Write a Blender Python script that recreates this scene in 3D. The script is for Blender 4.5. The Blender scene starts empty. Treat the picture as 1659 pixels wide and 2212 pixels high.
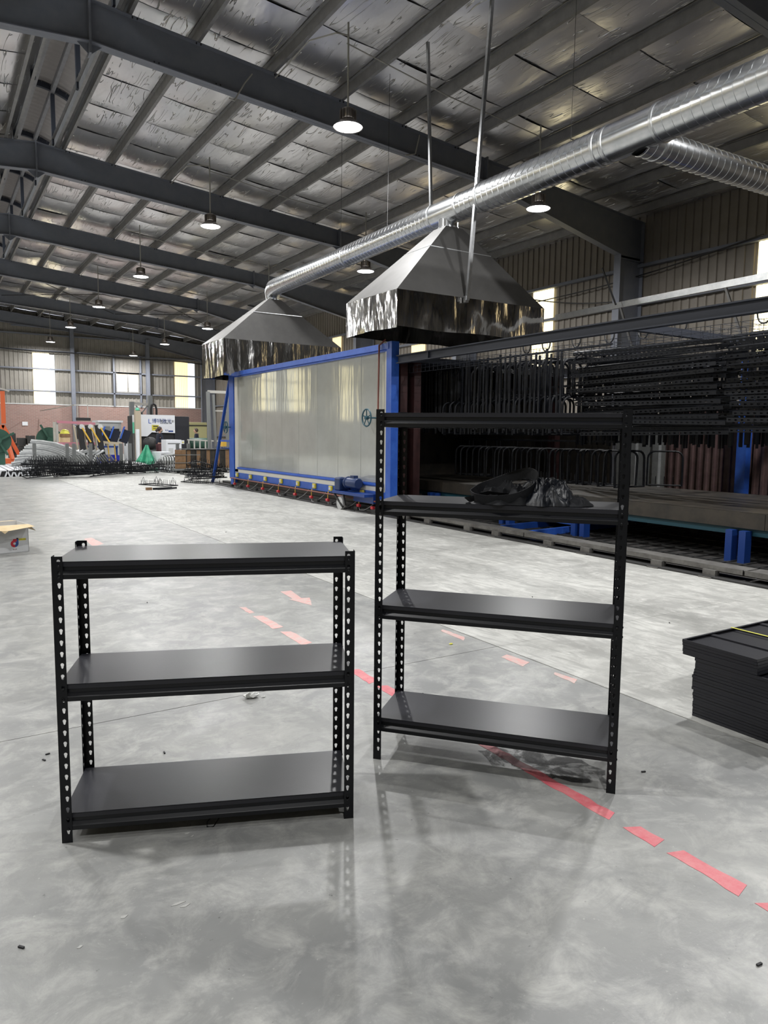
import bpy, math, random
from mathutils import Vector, Matrix, noise as mnoise
R = random.Random(7)
PI = math.pi
sc = bpy.context.scene
COL = sc.collection

# ------------------------------------------------------------------ camera, world, exposure, lights
FPX, PITCH, ROLL, CAMH, YAW = 1557.38, .1066, .0104, 1.3841, .5618
cam = bpy.data.objects.new('camera', bpy.data.cameras.new('camera'))
COL.objects.link(cam)
cam.data.sensor_fit = 'VERTICAL'; cam.data.sensor_height = 24.0
cam.data.lens = 24.0 * FPX / 2212.0
cam.data.clip_start = .05; cam.data.clip_end = 300
_f = Vector((math.sin(YAW) * math.cos(PITCH), math.cos(YAW) * math.cos(PITCH), -math.sin(PITCH)))
_r = Vector((math.cos(YAW), -math.sin(YAW), 0))
_u = _r.cross(_f)
_a = _r * math.cos(ROLL) + _u * math.sin(ROLL)
_b = -_r * math.sin(ROLL) + _u * math.cos(ROLL)
_m = Matrix((_a, _b, -_f)).transposed().to_4x4(); _m.translation = (0, 0, CAMH)
cam.matrix_world = _m
sc.camera = cam

def at(x, y, X=None, Y=None, Z=None):
    a = (x - 829.5) / FPX; b = -(y - 1106) / FPX
    d = _f + _a * a + _b * b
    t = X / d.x if X is not None else (Y / d.y if Y is not None else (Z - CAMH) / d.z)
    return Vector((0, 0, CAMH)) + d * t

w = bpy.data.worlds.new('sky'); sc.world = w; w.use_nodes = True
bg = w.node_tree.nodes['Background']; bg.inputs[0].default_value = (.86, .93, 1, 1); bg.inputs[1].default_value = 1.3
sc.view_settings.view_transform = 'Standard'; sc.view_settings.look = 'None'
sc.view_settings.gamma = 1.0; sc.view_settings.use_curve_mapping = False
sc.view_settings.exposure = 0.2
sc.cycles.use_denoising = True
sc.cycles.max_bounces = 7; sc.cycles.diffuse_bounces = 4; sc.cycles.glossy_bounces = 4
sc.cycles.sample_clamp_indirect = 4.0
sc.cycles.caustics_reflective = False; sc.cycles.caustics_refractive = False
sc.cycles.use_light_tree = True

LAMP_W = 225.0
def lamp_light(loc, power=LAMP_W, r=.13):
    L = bpy.data.lights.new('lamp_light', 'AREA'); L.shape = 'DISK'; L.size = 2 * r
    L.energy = power; L.color = (1.0, .995, .985)
    o = bpy.data.objects.new('lamp_light', L); COL.objects.link(o); o.location = loc
    return o
def daylight(name, loc, rot, sx, sy, power, color):
    L = bpy.data.lights.new(name, 'AREA'); L.shape = 'RECTANGLE'; L.size = sx; L.size_y = sy
    L.energy = power; L.color = color
    o = bpy.data.objects.new(name, L); COL.objects.link(o); o.location = loc; o.rotation_euler = rot
    return o
# lamps outside the frame: the two rows on the left of the ridge, the ones above the view, and two added behind the camera to brighten the foreground
OUT_LAMPS = [(-1.06, 4.1 + 7 * k, 6.5) for k in range(0, 6)] + [(-5.75, 4.45 + 7 * k, 6.06) for k in range(0, 6)] \
          + [(6.2, 4.11, 6.5), (9.1, 4.0, 5.9), (-1.06, -2.9, 6.5), (6.2, -2.9, 6.5)]
for p in OUT_LAMPS: lamp_light(p)

# ------------------------------------------------------------------ helpers
ORG = {}
class MB:
    def __init__(s): s.v = []; s.f = []
    def add(s, vs, fs):
        n = len(s.v); s.v += [tuple(v) for v in vs]; s.f += [tuple(i + n for i in f) for f in fs]; return s
    def box(s, x0, x1, y0, y1, z0, z1):
        return s.add([(x0,y0,z0),(x1,y0,z0),(x1,y1,z0),(x0,y1,z0),(x0,y0,z1),(x1,y0,z1),(x1,y1,z1),(x0,y1,z1)],
                     [(0,3,2,1),(4,5,6,7),(0,1,5,4),(1,2,6,5),(2,3,7,6),(3,0,4,7)])
    def cbox(s, c, d, rz=0, rx=0, ry=0):
        M = Matrix.Rotation(rz, 3, 'Z') @ Matrix.Rotation(ry, 3, 'Y') @ Matrix.Rotation(rx, 3, 'X'); c = Vector(c); h = Vector(d) / 2
        vs = [c + M @ Vector((h.x*i, h.y*j, h.z*k)) for k in (-1,1) for j in (-1,1) for i in (-1,1)]
        return s.add(vs, [(0,2,3,1),(4,5,7,6),(0,1,5,4),(1,3,7,5),(3,2,6,7),(2,0,4,6)])
    def bar(s, p, q, a, b=None, up=(0,0,1)):
        b = b or a; p = Vector(p); q = Vector(q); d = (q - p).normalized(); up = Vector(up)
        if abs(d.dot(up)) > .98: up = Vector((1,0,0))
        x = d.cross(up).normalized() * a / 2; y = x.normalized().cross(d).normalized() * b / 2
        vs = [p-x-y, p+x-y, p+x+y, p-x+y, q-x-y, q+x-y, q+x+y, q-x+y]
        return s.add(vs, [(0,1,2,3),(7,6,5,4),(4,5,1,0),(5,6,2,1),(6,7,3,2),(7,4,0,3)])
    def tube(s, pts, r, n=8, closed=False, caps=True):
        pts = [Vector(p) for p in pts]; m = len(pts); rings = []
        rr = r if isinstance(r, (list, tuple)) else [r] * m
        prev = None
        for i, p in enumerate(pts):
            if closed: d = pts[(i+1) % m] - pts[i-1]
            else: d = pts[min(i+1, m-1)] - pts[max(i-1, 0)]
            d.normalize()
            if prev is None:
                u = Vector((0,0,1)) if abs(d.z) < .9 else Vector((1,0,0))
                x = d.cross(u).normalized()
            else:
                x = (prev - d * prev.dot(d)).normalized()
            prev = x; y = d.cross(x)
            rings.append([p + (x*math.cos(2*PI*k/n) + y*math.sin(2*PI*k/n)) * rr[i] for k in range(n)])
        vs = [v for rg in rings for v in rg]; fs = []
        for i in range(m if closed else m-1):
            j = (i+1) % m
            for k in range(n): fs.append((i*n+k, j*n+k, j*n+(k+1)%n, i*n+(k+1)%n)[::-1])
        if caps and not closed:
            fs.append(tuple(range(n))); fs.append(tuple((m-1)*n + k for k in range(n))[::-1])
        return s.add(vs, fs)
    def lathe(s, prof, o=(0,0,0), ax='z', n=24, cap=False):
        o = Vector(o); vs = []
        for r, h in prof:
            for k in range(n):
                c, q = r*math.cos(2*PI*k/n), r*math.sin(2*PI*k/n)
                vs.append(o + (Vector((c,q,h)) if ax=='z' else Vector((h,c,q)) if ax=='x' else Vector((q,h,c))))
        fs = [(i*n+k, i*n+(k+1)%n, (i+1)*n+(k+1)%n, (i+1)*n+k) for i in range(len(prof)-1) for k in range(n)]
        if cap: fs += [tuple(range(n))[::-1], tuple((len(prof)-1)*n+k for k in range(n))]
        return s.add(vs, fs)
    def prism(s, poly, f0, f1):
        n = len(poly); vs = [f0(*p) for p in poly] + [f1(*p) for p in poly]
        fs = [tuple(range(n)), tuple(range(n, 2*n))[::-1]] + [(i, i+n, (i+1)%n+n, (i+1)%n)[::-1] for i in range(n)]
        return s.add(vs, [f[::-1] for f in fs])
    def extr_x(s, poly, x0, x1): return s.prism(poly, lambda y,z:(x0,y,z), lambda y,z:(x1,y,z))
    def extr_y(s, poly, y0, y1): return s.prism(poly, lambda x,z:(x,y1,z), lambda x,z:(x,y0,z))
    def extr_z(s, poly, z0, z1): return s.prism(poly, lambda x,y:(x,y,z0), lambda x,y:(x,y,z1))
    def obj(s, name, mat, parent=None, smooth=False, kind=None, label=None, bevel=0):
        me = bpy.data.meshes.new(name)
        off = ORG.get(parent.name, Vector()) if parent else Vector()
        me.from_pydata([tuple(Vector(v) - off) for v in s.v], [], s.f); me.update()
        if smooth:
            me.polygons.foreach_set('use_smooth', [True]*len(me.polygons))
            try: me.set_sharp_from_angle(angle=.7)
            except Exception: pass
        me.materials.append(mat)
        o = bpy.data.objects.new(name, me); COL.objects.link(o)
        if parent: o.parent = parent; ORG[o.name] = off
        if kind: o['kind'] = kind
        if label: o['label'] = label
        if bevel:
            b = o.modifiers.new('bevel', 'BEVEL'); b.width = bevel; b.segments = 2; b.limit_method = 'ANGLE'
        return o

def thing(name, label, cat, loc=(0,0,0), rz=0, group=None, world=False):
    o = bpy.data.objects.new(name, None); COL.objects.link(o); o.empty_display_size = .1
    o.location = loc; o.rotation_euler = (0,0,rz)
    if world: ORG[o.name] = Vector(loc)
    if label: o['label'] = label
    if cat: o['category'] = cat
    if group: o['group'] = group
    return o
def struct(name, loc=(0,0,0)):
    o = bpy.data.objects.new(name, None); COL.objects.link(o); o.location = loc; ORG[o.name] = Vector(loc); o['kind'] = 'structure'; return o
def tag(o, label, cat, group=None, kind=None):
    o['label'] = label; o['category'] = cat
    if group: o['group'] = group
    if kind: o['kind'] = kind
    return o
def to_mesh(o, parent, loc, rot):
    bpy.context.view_layer.update()
    me = bpy.data.meshes.new_from_object(o.evaluated_get(bpy.context.evaluated_depsgraph_get())); nm = o.name.split('.')[0]
    bpy.data.objects.remove(o); m = bpy.data.objects.new(nm, me); COL.objects.link(m)
    m.parent = parent; m.location = loc; m.rotation_euler = rot; return m
def copy_tree(o, loc=None, rot=None, label=None, parent=None):
    c = o.copy(); COL.objects.link(c)
    if parent: c.parent = parent
    if loc is not None: c.location = loc
    if rot is not None: c.rotation_euler = rot
    if label: c['label'] = label
    for ch in list(o.children): copy_tree(ch, parent=c)
    return c

# ------------------------------------------------------------------ materials
def srgb(r, g, b):
    f = lambda c: ((c/255+.055)/1.055)**2.4 if c > 10 else c/255/12.92
    return (f(r), f(g), f(b), 1)
def mat(name, col, rough=.5, metal=0, noise=None, bump=None, emit=None, col2=None, spec=None, ramp=(.35,.65), nscale=None):
    m = bpy.data.materials.new(name); m.use_nodes = True; nt = m.node_tree; n = nt.nodes; l = nt.links
    b = n['Principled BSDF']; b.inputs['Base Color'].default_value = col; b.inputs['Roughness'].default_value = rough; b.inputs['Metallic'].default_value = metal
    if spec is not None: b.inputs['Specular IOR Level'].default_value = spec
    tc = n.new('ShaderNodeTexCoord')
    if noise:
        mp = n.new('ShaderNodeMapping'); l.new(tc.outputs['Object'], mp.inputs[0])
        if nscale: mp.inputs['Scale'].default_value = nscale
        t = n.new('ShaderNodeTexNoise'); t.inputs['Scale'].default_value = noise; t.inputs['Detail'].default_value = 8; t.inputs['Roughness'].default_value = .65
        l.new(mp.outputs[0], t.inputs['Vector'])
        cr = n.new('ShaderNodeValToRGB'); cr.color_ramp.elements[0].position = ramp[0]; cr.color_ramp.elements[1].position = ramp[1]
        cr.color_ramp.elements[0].color = col; cr.color_ramp.elements[1].color = col2 or col
        l.new(t.outputs[0], cr.inputs[0]); l.new(cr.outputs[0], b.inputs['Base Color'])
    if bump:
        sc_, st, ms = bump
        mp = n.new('ShaderNodeMapping'); l.new(tc.outputs['Object'], mp.inputs[0]); mp.inputs['Scale'].default_value = ms or (1,1,1)
        t = n.new('ShaderNodeTexNoise'); t.inputs['Scale'].default_value = sc_; t.inputs['Detail'].default_value = 4
        l.new(mp.outputs[0], t.inputs['Vector'])
        bp = n.new('ShaderNodeBump'); bp.inputs['Strength'].default_value = st; bp.inputs['Distance'].default_value = .02
        l.new(t.outputs[0], bp.inputs['Height']); l.new(bp.outputs[0], b.inputs['Normal'])
    if emit:
        b.inputs['Emission Color'].default_value = emit[0]; b.inputs['Emission Strength'].default_value = emit[1]
    return m

def concrete(name, base, dark, light, rough, streak):
    m = bpy.data.materials.new(name); m.use_nodes = True; nt = m.node_tree; n = nt.nodes; l = nt.links
    b = n['Principled BSDF']; geo = n.new('ShaderNodeNewGeometry')
    def noise(scale, detail, rough_, mscale=(1,1,1), dist=0, rot=0):
        mp = n.new('ShaderNodeMapping'); mp.inputs['Scale'].default_value = mscale; mp.inputs['Rotation'].default_value = (0,0,rot)
        l.new(geo.outputs['Position'], mp.inputs[0])
        t = n.new('ShaderNodeTexNoise'); t.inputs['Scale'].default_value = scale; t.inputs['Detail'].default_value = detail; t.inputs['Roughness'].default_value = rough_; t.inputs['Distortion'].default_value = dist
        l.new(mp.outputs[0], t.inputs['Vector']); return t.outputs[0]
    def ramp(src, a, bb, c0, c1):
        r = n.new('ShaderNodeValToRGB'); r.color_ramp.elements[0].position = a; r.color_ramp.elements[1].position = bb
        r.color_ramp.elements[0].color = c0; r.color_ramp.elements[1].color = c1; l.new(src, r.inputs[0]); return r.outputs[0]
    def mix(f, A, B, mode='MIX'):
        x = n.new('ShaderNodeMix'); x.data_type = 'RGBA'; x.blend_type = mode
        if isinstance(f, float): x.inputs[0].default_value = f
        else: l.new(f, x.inputs[0])
        l.new(A, x.inputs[6])
        if isinstance(B, tuple): x.inputs[7].default_value = B
        else: l.new(B, x.inputs[7])
        return x.outputs[2]
    big = noise(1.1, 5, .6, dist=.6)
    c = ramp(big, .36, .66, dark, base)
    c = mix(ramp(noise(5.5, 9, .72, dist=.5), .45, .72, (0,0,0,1), (1,1,1,1)), c, light)
    # trowel sweeps
    st = noise(7, 7, .7, (1, .22, 1) if streak else (.5, 1, 1), 2.6, .5)
    c = mix(ramp(st, .47 if streak else .50, .60 if streak else .68, (0,0,0,1), (.75,.75,.75,1) if streak else (.55,.55,.55,1)), c, dark)
    sp = noise(70, 2, .5)
    c = mix(ramp(sp, .68, .76, (0,0,0,1), (.55,.55,.55,1)), c, light)
    sp2 = noise(38, 2, .5)
    c = mix(ramp(sp2, .73, .78, (0,0,0,1), (.6,.6,.6,1)), c, tuple(x*.35 for x in dark[:3]) + (1,))
    l.new(c, b.inputs['Base Color'])
    rr = n.new('ShaderNodeMapRange'); rr.inputs[1].default_value = .3; rr.inputs[2].default_value = .7
    rr.inputs[3].default_value = rough[0]; rr.inputs[4].default_value = rough[1]
    l.new(noise(3, 8, .7, dist=.4), rr.inputs[0]); l.new(rr.outputs[0], b.inputs['Roughness'])
    bp = n.new('ShaderNodeBump'); bp.inputs['Strength'].default_value = .10; bp.inputs['Distance'].default_value = .01
    l.new(noise(16, 6, .7), bp.inputs['Height']); l.new(bp.outputs[0], b.inputs['Normal'])
    return m

M = {}
M['conc_old'] = concrete('polished_concrete', (.285,.287,.275,1), (.20,.204,.202,1), (.41,.41,.39,1), (.30,.50), False)
M['conc_new'] = concrete('pale_concrete', (.475,.475,.45,1), (.30,.30,.285,1), (.58,.58,.55,1), (.42,.62), True)
M['joint'] = mat('joint_dark', (.03,.03,.03,1), .9)
M['pit'] = mat('pit_floor', (.02,.02,.022,1), .6, noise=9, col2=(.06,.055,.05,1), nscale=(1,4,1))
M['frame'] = mat('frame_grey_paint', (.17,.185,.225,1), .5, noise=3, col2=(.205,.218,.255,1))
M['purlin'] = mat('purlin_galvanised', (.23,.228,.23,1), .5, .4, noise=5, col2=(.30,.295,.295,1))
M['black'] = mat('black_powder_coat', (.0028,.0034,.0052,1), .36, spec=.33, bump=(420,.03,None))
M['beam'] = mat('black_beam_coat', (.003,.0036,.0055,1), .36, spec=.42)
M['shelf'] = mat('black_shelf_sheet', (.019,.0195,.024,1), .33, spec=.36, noise=3.5, col2=(.023,.0235,.029,1), bump=(220,.02,None))
M['blackfar'] = mat('black_coat_worn', (.0035,.0045,.0075,1), .5, spec=.3)
M['galv'] = mat('spiral_galvanised', (.58,.60,.62,1), .24, 1.0, noise=7, col2=(.74,.75,.76,1), bump=(3,.12,(1,1,1)))
M['galvbar'] = mat('galvanised_bar', (.55,.57,.59,1), .32, 1.0, noise=12, col2=(.7,.71,.72,1))
M['hoodsheet'] = mat('hood_sheet', (.12,.118,.115,1), .5, .2, noise=2.2, col2=(.165,.162,.158,1), ramp=(.3,.7))
M['stain'] = mat('stainless_skirt', (.62,.61,.60,1), .10, 1.0, bump=(1.5,1.0,(2.4,2.4,.55)))
M['steel'] = mat('grey_steel_post', (.20,.21,.21,1), .5, .3)
M['blue'] = mat('blue_paint', (.022,.085,.42,1), .4, noise=6, col2=(.035,.12,.50,1))
M['bluedark'] = mat('blue_paint_dark', (.01,.045,.22,1), .4)
M['teal'] = mat('teal_paint', (.012,.07,.10,1), .5)
M['ovenpanel'] = mat('oven_panel', (.48,.49,.46,1), .07, .32, noise=1.5, col2=(.55,.56,.53,1), bump=(.9,.32,(1,1.6,.22)))
M['ovenborder'] = mat('oven_border', (.60,.59,.54,1), .35)
M['maroon_rib'] = mat('maroon_ribbed_sheet', (.085,.05,.05,1), .5, noise=5, col2=(.14,.09,.085,1))
M['maroon'] = mat('maroon_steel', (.022,.008,.009,1), .5, noise=8, col2=(.04,.014,.014,1))
M['rust'] = mat('rusty_table', (.020,.019,.017,1), .5, .2, noise=3, col2=(.055,.046,.036,1))
M['rail'] = mat('floor_rail', (.20,.195,.185,1), .5, .5, noise=7, col2=(.11,.105,.10,1))
M['raildark'] = mat('floor_rail_dark', (.035,.035,.035,1), .6, .2)
M['yellow'] = mat('yellow_box', (.55,.46,.05,1), .5)
M['red'] = mat('red_valve', (.5,.03,.04,1), .4)
M['copper'] = mat('gas_pipe', (.18,.05,.035,1), .5)
M['hose'] = mat('grey_hose', (.3,.3,.3,1), .5)
M['motor'] = mat('motor_blue', (.012,.03,.10,1), .4)
M['cream'] = mat('cream_cladding', (.26,.245,.215,1), .55, noise=2, col2=(.31,.29,.26,1))
M['creamR'] = mat('beige_cladding', (.25,.225,.19,1), .55, noise=2, col2=(.29,.26,.225,1))
M['white'] = mat('white_paint', (.74,.76,.80,1), .4)
M['whitedull'] = mat('white_dull', (.55,.56,.56,1), .6)
M['ink'] = mat('black_ink', (.01,.01,.012,1), .6)
M['cardw'] = mat('white_cardboard', (.48,.49,.50,1), .8, noise=4, col2=(.56,.57,.58,1))
M['card'] = mat('brown_cardboard', (.62,.48,.28,1), .85, noise=9, col2=(.70,.56,.35,1))
M['carddark'] = mat('brown_board', (.20,.115,.06,1), .8, noise=9, col2=(.28,.17,.09,1))
M['logored'] = mat('logo_red', (.42,.02,.035,1), .7)
M['logoblue'] = mat('logo_blue', (.02,.06,.22,1), .7)
M['sticker'] = mat('yellow_sticker', (.62,.55,.05,1), .7)
M['tarp'] = mat('green_tarp', (.02,.22,.12,1), .35, noise=7, col2=(.06,.38,.22,1))
M['green'] = mat('green_machine', (.02,.075,.05,1), .5)
M['signgreen'] = mat('green_sign', (.15,.62,.42,1), .5)
M['orange'] = mat('orange_paint', (.62,.12,.035,1), .5)
M['pink'] = mat('pink_bar', (.50,.20,.25,1), .6)
M['yellowbar'] = mat('yellow_bar', (.68,.42,.06,1), .5)
M['tan'] = mat('tan_column', (.47,.40,.30,1), .6)
M['bluetray'] = mat('blue_tray', (.012,.02,.36,1), .4)
M['greyplast'] = mat('grey_bundle', (.28,.29,.29,1), .45, .4, noise=8, col2=(.38,.39,.39,1))
M['strap'] = mat('yellow_strap', (.72,.70,.10,1), .45)
M['tissue'] = mat('tissue', (.75,.76,.74,1), .8)
M['yellowdull'] = mat('yellow_machine', (.36,.34,.17,1), .6)
M['skin'] = mat('skin', (.5,.3,.21,1), .6)
M['hair'] = mat('dark_hair', (.035,.02,.014,1), .6)
M['navy'] = mat('navy_cloth', (.010,.013,.026,1), .85)
M['plaid'] = mat('dark_red_cloth', (.03,.015,.016,1), .85, noise=60, col2=(.13,.04,.05,1))
M['mask'] = mat('grey_mask', (.15,.17,.14,1), .8)
M['cloth'] = mat('black_cloth', (.006,.007,.010,1), .8, bump=(40,.15,None))
M['satin'] = mat('black_satin', (.007,.009,.014,1), .38, bump=(14,.25,(1,1,1)))
M['lens'] = mat('lamp_lens', (.9,.9,.9,1), .4, emit=((.92,.97,1,1), 14))
M['lampbody'] = mat('lamp_reflector', (.30,.27,.25,1), .3, .8)
M['cable'] = mat('dark_cable', (.012,.012,.013,1), .5)
M['conduit'] = mat('pale_conduit', (.42,.41,.38,1), .5)
M['frp'] = mat('translucent_sheet', (.8,.75,.6,1), .5, emit=((1,.78,.42,1), .85))
M['frpw'] = mat('translucent_sheet_bright', (.8,.78,.7,1), .5, emit=((1,.87,.50,1), 1.7))
M['glassw'] = mat('frosted_window', (.5,.48,.42,1), .5, noise=14, col2=(.3,.28,.22,1), emit=((1,.90,.72,1), .62))
M['monitor'] = mat('monitor_sheet', (.42,.39,.37,1), .6)
M['mon_dark'] = mat('monitor_frame', (.02,.024,.036,1), .6)
# bricks on the far dado (courses of about three pixels)
def brickmat():
    m = bpy.data.materials.new('brick_dado'); m.use_nodes = True; nt = m.node_tree; n = nt.nodes; l = nt.links
    b = n['Principled BSDF']; b.inputs['Roughness'].default_value = .85
    g = n.new('ShaderNodeNewGeometry'); s_ = n.new('ShaderNodeSeparateXYZ'); c_ = n.new('ShaderNodeCombineXYZ'); l.new(g.outputs['Position'], s_.inputs[0])
    ad = n.new('ShaderNodeMath'); ad.operation = 'ADD'; l.new(s_.outputs[0], ad.inputs[0]); l.new(s_.outputs[1], ad.inputs[1])
    l.new(ad.outputs[0], c_.inputs[0]); l.new(s_.outputs[2], c_.inputs[1])
    t = n.new('ShaderNodeTexBrick'); t.inputs['Scale'].default_value = 1; t.inputs['Brick Width'].default_value = .25; t.inputs['Row Height'].default_value = .085
    t.inputs['Mortar Size'].default_value = .012; t.inputs['Color1'].default_value = (.27,.13,.105,1); t.inputs['Color2'].default_value = (.38,.20,.165,1); t.inputs['Mortar'].default_value = (.38,.32,.29,1)
    l.new(c_.outputs[0], t.inputs['Vector'])
    nz = n.new('ShaderNodeTexNoise'); nz.inputs['Scale'].default_value = 1.3; nz.inputs['Detail'].default_value = 6; l.new(c_.outputs[0], nz.inputs['Vector'])
    mx = n.new('ShaderNodeMix'); mx.data_type = 'RGBA'; l.new(nz.outputs[0], mx.inputs[0]); l.new(t.outputs[0], mx.inputs[6]); mx.inputs[7].default_value = (.30,.22,.20,1)
    l.new(mx.outputs[2], b.inputs['Base Color']); return m
M['brick'] = brickmat()
# silver bubble foil: fine creases running along the building
def foilmat():
    m = bpy.data.materials.new('roof_foil'); m.use_nodes = True; nt = m.node_tree; n = nt.nodes; l = nt.links
    b = n['Principled BSDF']; b.inputs['Base Color'].default_value = (.74,.735,.74,1); b.inputs['Metallic'].default_value = .95; b.inputs['Roughness'].default_value = .30
    g = n.new('ShaderNodeNewGeometry')
    def nz(scale, ms, det, dist):
        mp = n.new('ShaderNodeMapping'); mp.inputs['Scale'].default_value = ms; l.new(g.outputs['Position'], mp.inputs[0])
        t = n.new('ShaderNodeTexNoise'); t.inputs['Scale'].default_value = scale; t.inputs['Detail'].default_value = det; t.inputs['Distortion'].default_value = dist
        l.new(mp.outputs[0], t.inputs['Vector']); return t.outputs[0]
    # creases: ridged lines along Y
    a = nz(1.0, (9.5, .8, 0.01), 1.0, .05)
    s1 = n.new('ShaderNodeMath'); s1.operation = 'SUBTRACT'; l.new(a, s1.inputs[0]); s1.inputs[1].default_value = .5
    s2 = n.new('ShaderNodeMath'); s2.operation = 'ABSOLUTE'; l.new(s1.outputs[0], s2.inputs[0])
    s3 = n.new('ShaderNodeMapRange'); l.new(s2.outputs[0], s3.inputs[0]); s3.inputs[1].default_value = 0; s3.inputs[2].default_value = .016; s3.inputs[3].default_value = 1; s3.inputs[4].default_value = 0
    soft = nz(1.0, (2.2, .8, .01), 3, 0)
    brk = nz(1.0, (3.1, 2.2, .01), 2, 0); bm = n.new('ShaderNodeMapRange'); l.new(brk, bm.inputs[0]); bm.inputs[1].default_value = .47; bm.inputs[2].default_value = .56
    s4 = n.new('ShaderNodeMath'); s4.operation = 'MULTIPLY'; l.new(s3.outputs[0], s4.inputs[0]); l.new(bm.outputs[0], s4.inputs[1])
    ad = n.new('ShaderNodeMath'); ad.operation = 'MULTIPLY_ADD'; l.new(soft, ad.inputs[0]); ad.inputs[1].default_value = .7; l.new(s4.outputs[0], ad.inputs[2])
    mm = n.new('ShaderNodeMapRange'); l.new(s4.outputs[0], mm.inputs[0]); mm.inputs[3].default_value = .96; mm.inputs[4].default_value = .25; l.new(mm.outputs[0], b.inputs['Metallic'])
    cm = n.new('ShaderNodeMix'); cm.data_type = 'RGBA'; l.new(s4.outputs[0], cm.inputs[0]); cm.inputs[6].default_value = (.80,.79,.81,1); cm.inputs[7].default_value = (.93,.93,.93,1); l.new(cm.outputs[2], b.inputs['Base Color'])  # creases paler and less metallic: bright glints painted into the foil colour
    bp = n.new('ShaderNodeBump'); bp.inputs['Strength'].default_value = .8; bp.inputs['Distance'].default_value = .05
    l.new(ad.outputs[0], bp.inputs['Height']); l.new(bp.outputs[0], b.inputs['Normal'])
    return m
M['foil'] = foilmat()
def worn_red():
    m = bpy.data.materials.new('worn_red_paint'); m.use_nodes = True; nt = m.node_tree; n = nt.nodes; l = nt.links
    b = n['Principled BSDF']; b.inputs['Roughness'].default_value = .5
    g = n.new('ShaderNodeNewGeometry'); t = n.new('ShaderNodeTexNoise'); t.inputs['Scale'].default_value = 14; t.inputs['Detail'].default_value = 9; t.inputs['Roughness'].default_value = .75
    l.new(g.outputs['Position'], t.inputs['Vector'])
    r = n.new('ShaderNodeValToRGB'); e = r.color_ramp.elements; e[0].position = .36; e[1].position = .62; e[0].color = (.56,.10,.13,1); e[1].color = (.60,.20,.21,1)
    l.new(t.outputs[0], r.inputs[0]); l.new(r.outputs[0], b.inputs['Base Color']); return m
M['redpaint'] = worn_red()
def stainmat():
    m = bpy.data.materials.new('oil_stain'); m.use_nodes = True; nt = m.node_tree; n = nt.nodes; l = nt.links
    b = n['Principled BSDF']; b.inputs['Base Color'].default_value = (.05,.05,.05,1); b.inputs['Roughness'].default_value = .5
    g = n.new('ShaderNodeNewGeometry'); t = n.new('ShaderNodeTexNoise'); t.inputs['Scale'].default_value = 9; t.inputs['Detail'].default_value = 9; t.inputs['Roughness'].default_value = .7; t.inputs['Distortion'].default_value = 1
    l.new(g.outputs['Position'], t.inputs['Vector']); r = n.new('ShaderNodeMapRange'); r.inputs[1].default_value = .42; r.inputs[2].default_value = .62; r.inputs[4].default_value = .8
    l.new(t.outputs[0], r.inputs[0]); l.new(r.outputs[0], b.inputs['Alpha']); return m
M['stainoil'] = stainmat()
M['scuff'] = mat('pale_scuff', (.40,.40,.385,1), .6)
M['redfaint'] = mat('faded_red_paint', (.62,.30,.28,1), .5, noise=16, col2=(.52,.44,.41,1))

# ------------------------------------------------------------------ floor
floor = struct('floor')
MB().box(-11.6, 6.62, -7.6, 48.4, -.12, -.012).obj('subfloor', M['joint'], floor)
JX, G = 3.12, .006
ys = [-7.6, -2.47, 3.53, 9.53, 15.53, 21.53, 27.53, 33.53, 39.53, 48.4]
for x0, x1, m in ((-11.6, -3.0, 'conc_old'), (-3.0, JX, 'conc_old'), (JX, 6.62, 'conc_new')):
    for a, b in zip(ys, ys[1:]):
        g = G * (.35 if x0 > 3 else .8)
        MB().box(x0+G/2, x1-G*1.2, a+g/2, b-g/2, -.03, 0).obj('slab', M[m], floor)
MB().box(6.62, 16.7, -7.6, 19.2, -.12, 0).obj('pit_floor', M['pit'], floor)
MB().box(6.62, 16.7, 19.2, 48.4, -.12, 0).obj('slab', M['conc_new'], floor)

def blob(poly, mt, seed, jit=.012, n=7):
    rr = random.Random(seed); pts = []
    for i, p in enumerate(poly):
        q = poly[(i+1) % len(poly)]; L = math.dist(p, q); k = max(1, int(L/.04))
        for j in range(k):
            t = j/k; pts.append((p[0]+(q[0]-p[0])*t + rr.uniform(-jit, jit)*.6, p[1]+(q[1]-p[1])*t + rr.uniform(-jit, jit)))
    o = MB().extr_z(pts, .0002, .0012).obj('floor_marking', M[mt]); o['kind'] = 'structure'; return o
for i, (a, b, wd) in enumerate([(5.40,5.16,.05),(5.08,4.66,.085),(4.58,4.2,.085),(3.62,3.34,.075),(3.29,3.02,.08),(2.9,1.66,.055),(1.60,1.46,.07),(1.425,1.165,.072),(1.11,.9,.07)]):
    blob([(2.055-wd/2, b), (2.055+wd/2, b+.02), (2.055+wd/2, a-.03), (2.055-wd/3, a)], 'redfaint' if i < 3 else 'redpaint', i, .008)
blob([(2.66,5.76),(2.56,5.77),(2.535,5.46),(2.50,5.455),(2.57,5.165),(2.68,5.43),(2.61,5.45)][::-1], 'redfaint', 30, .004)
blob([tuple(at(*q, Z=0))[:2] for q in ((1030,1622),(1110,1612),(1200,1628),(1300,1660),(1310,1690),(1230,1690),(1140,1668),(1060,1650))][::-1], 'stainoil', 90, .02)
for i_, (px_, py_, dx_) in enumerate([(385,1952,.022),(400,1956,.016),(268,1980,.012),(405,1800,.010),(416,1806,.008),(172,2045,.008)]):
    q_ = at(px_, py_, Z=0); blob([(q_.x-dx_,q_.y-.002),(q_.x-dx_*.2,q_.y-.007),(q_.x+dx_,q_.y-.001),(q_.x+dx_*.3,q_.y+.004),(q_.x-dx_*.5,q_.y+.003)], 'scuff', 60+i_, .003)
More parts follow.
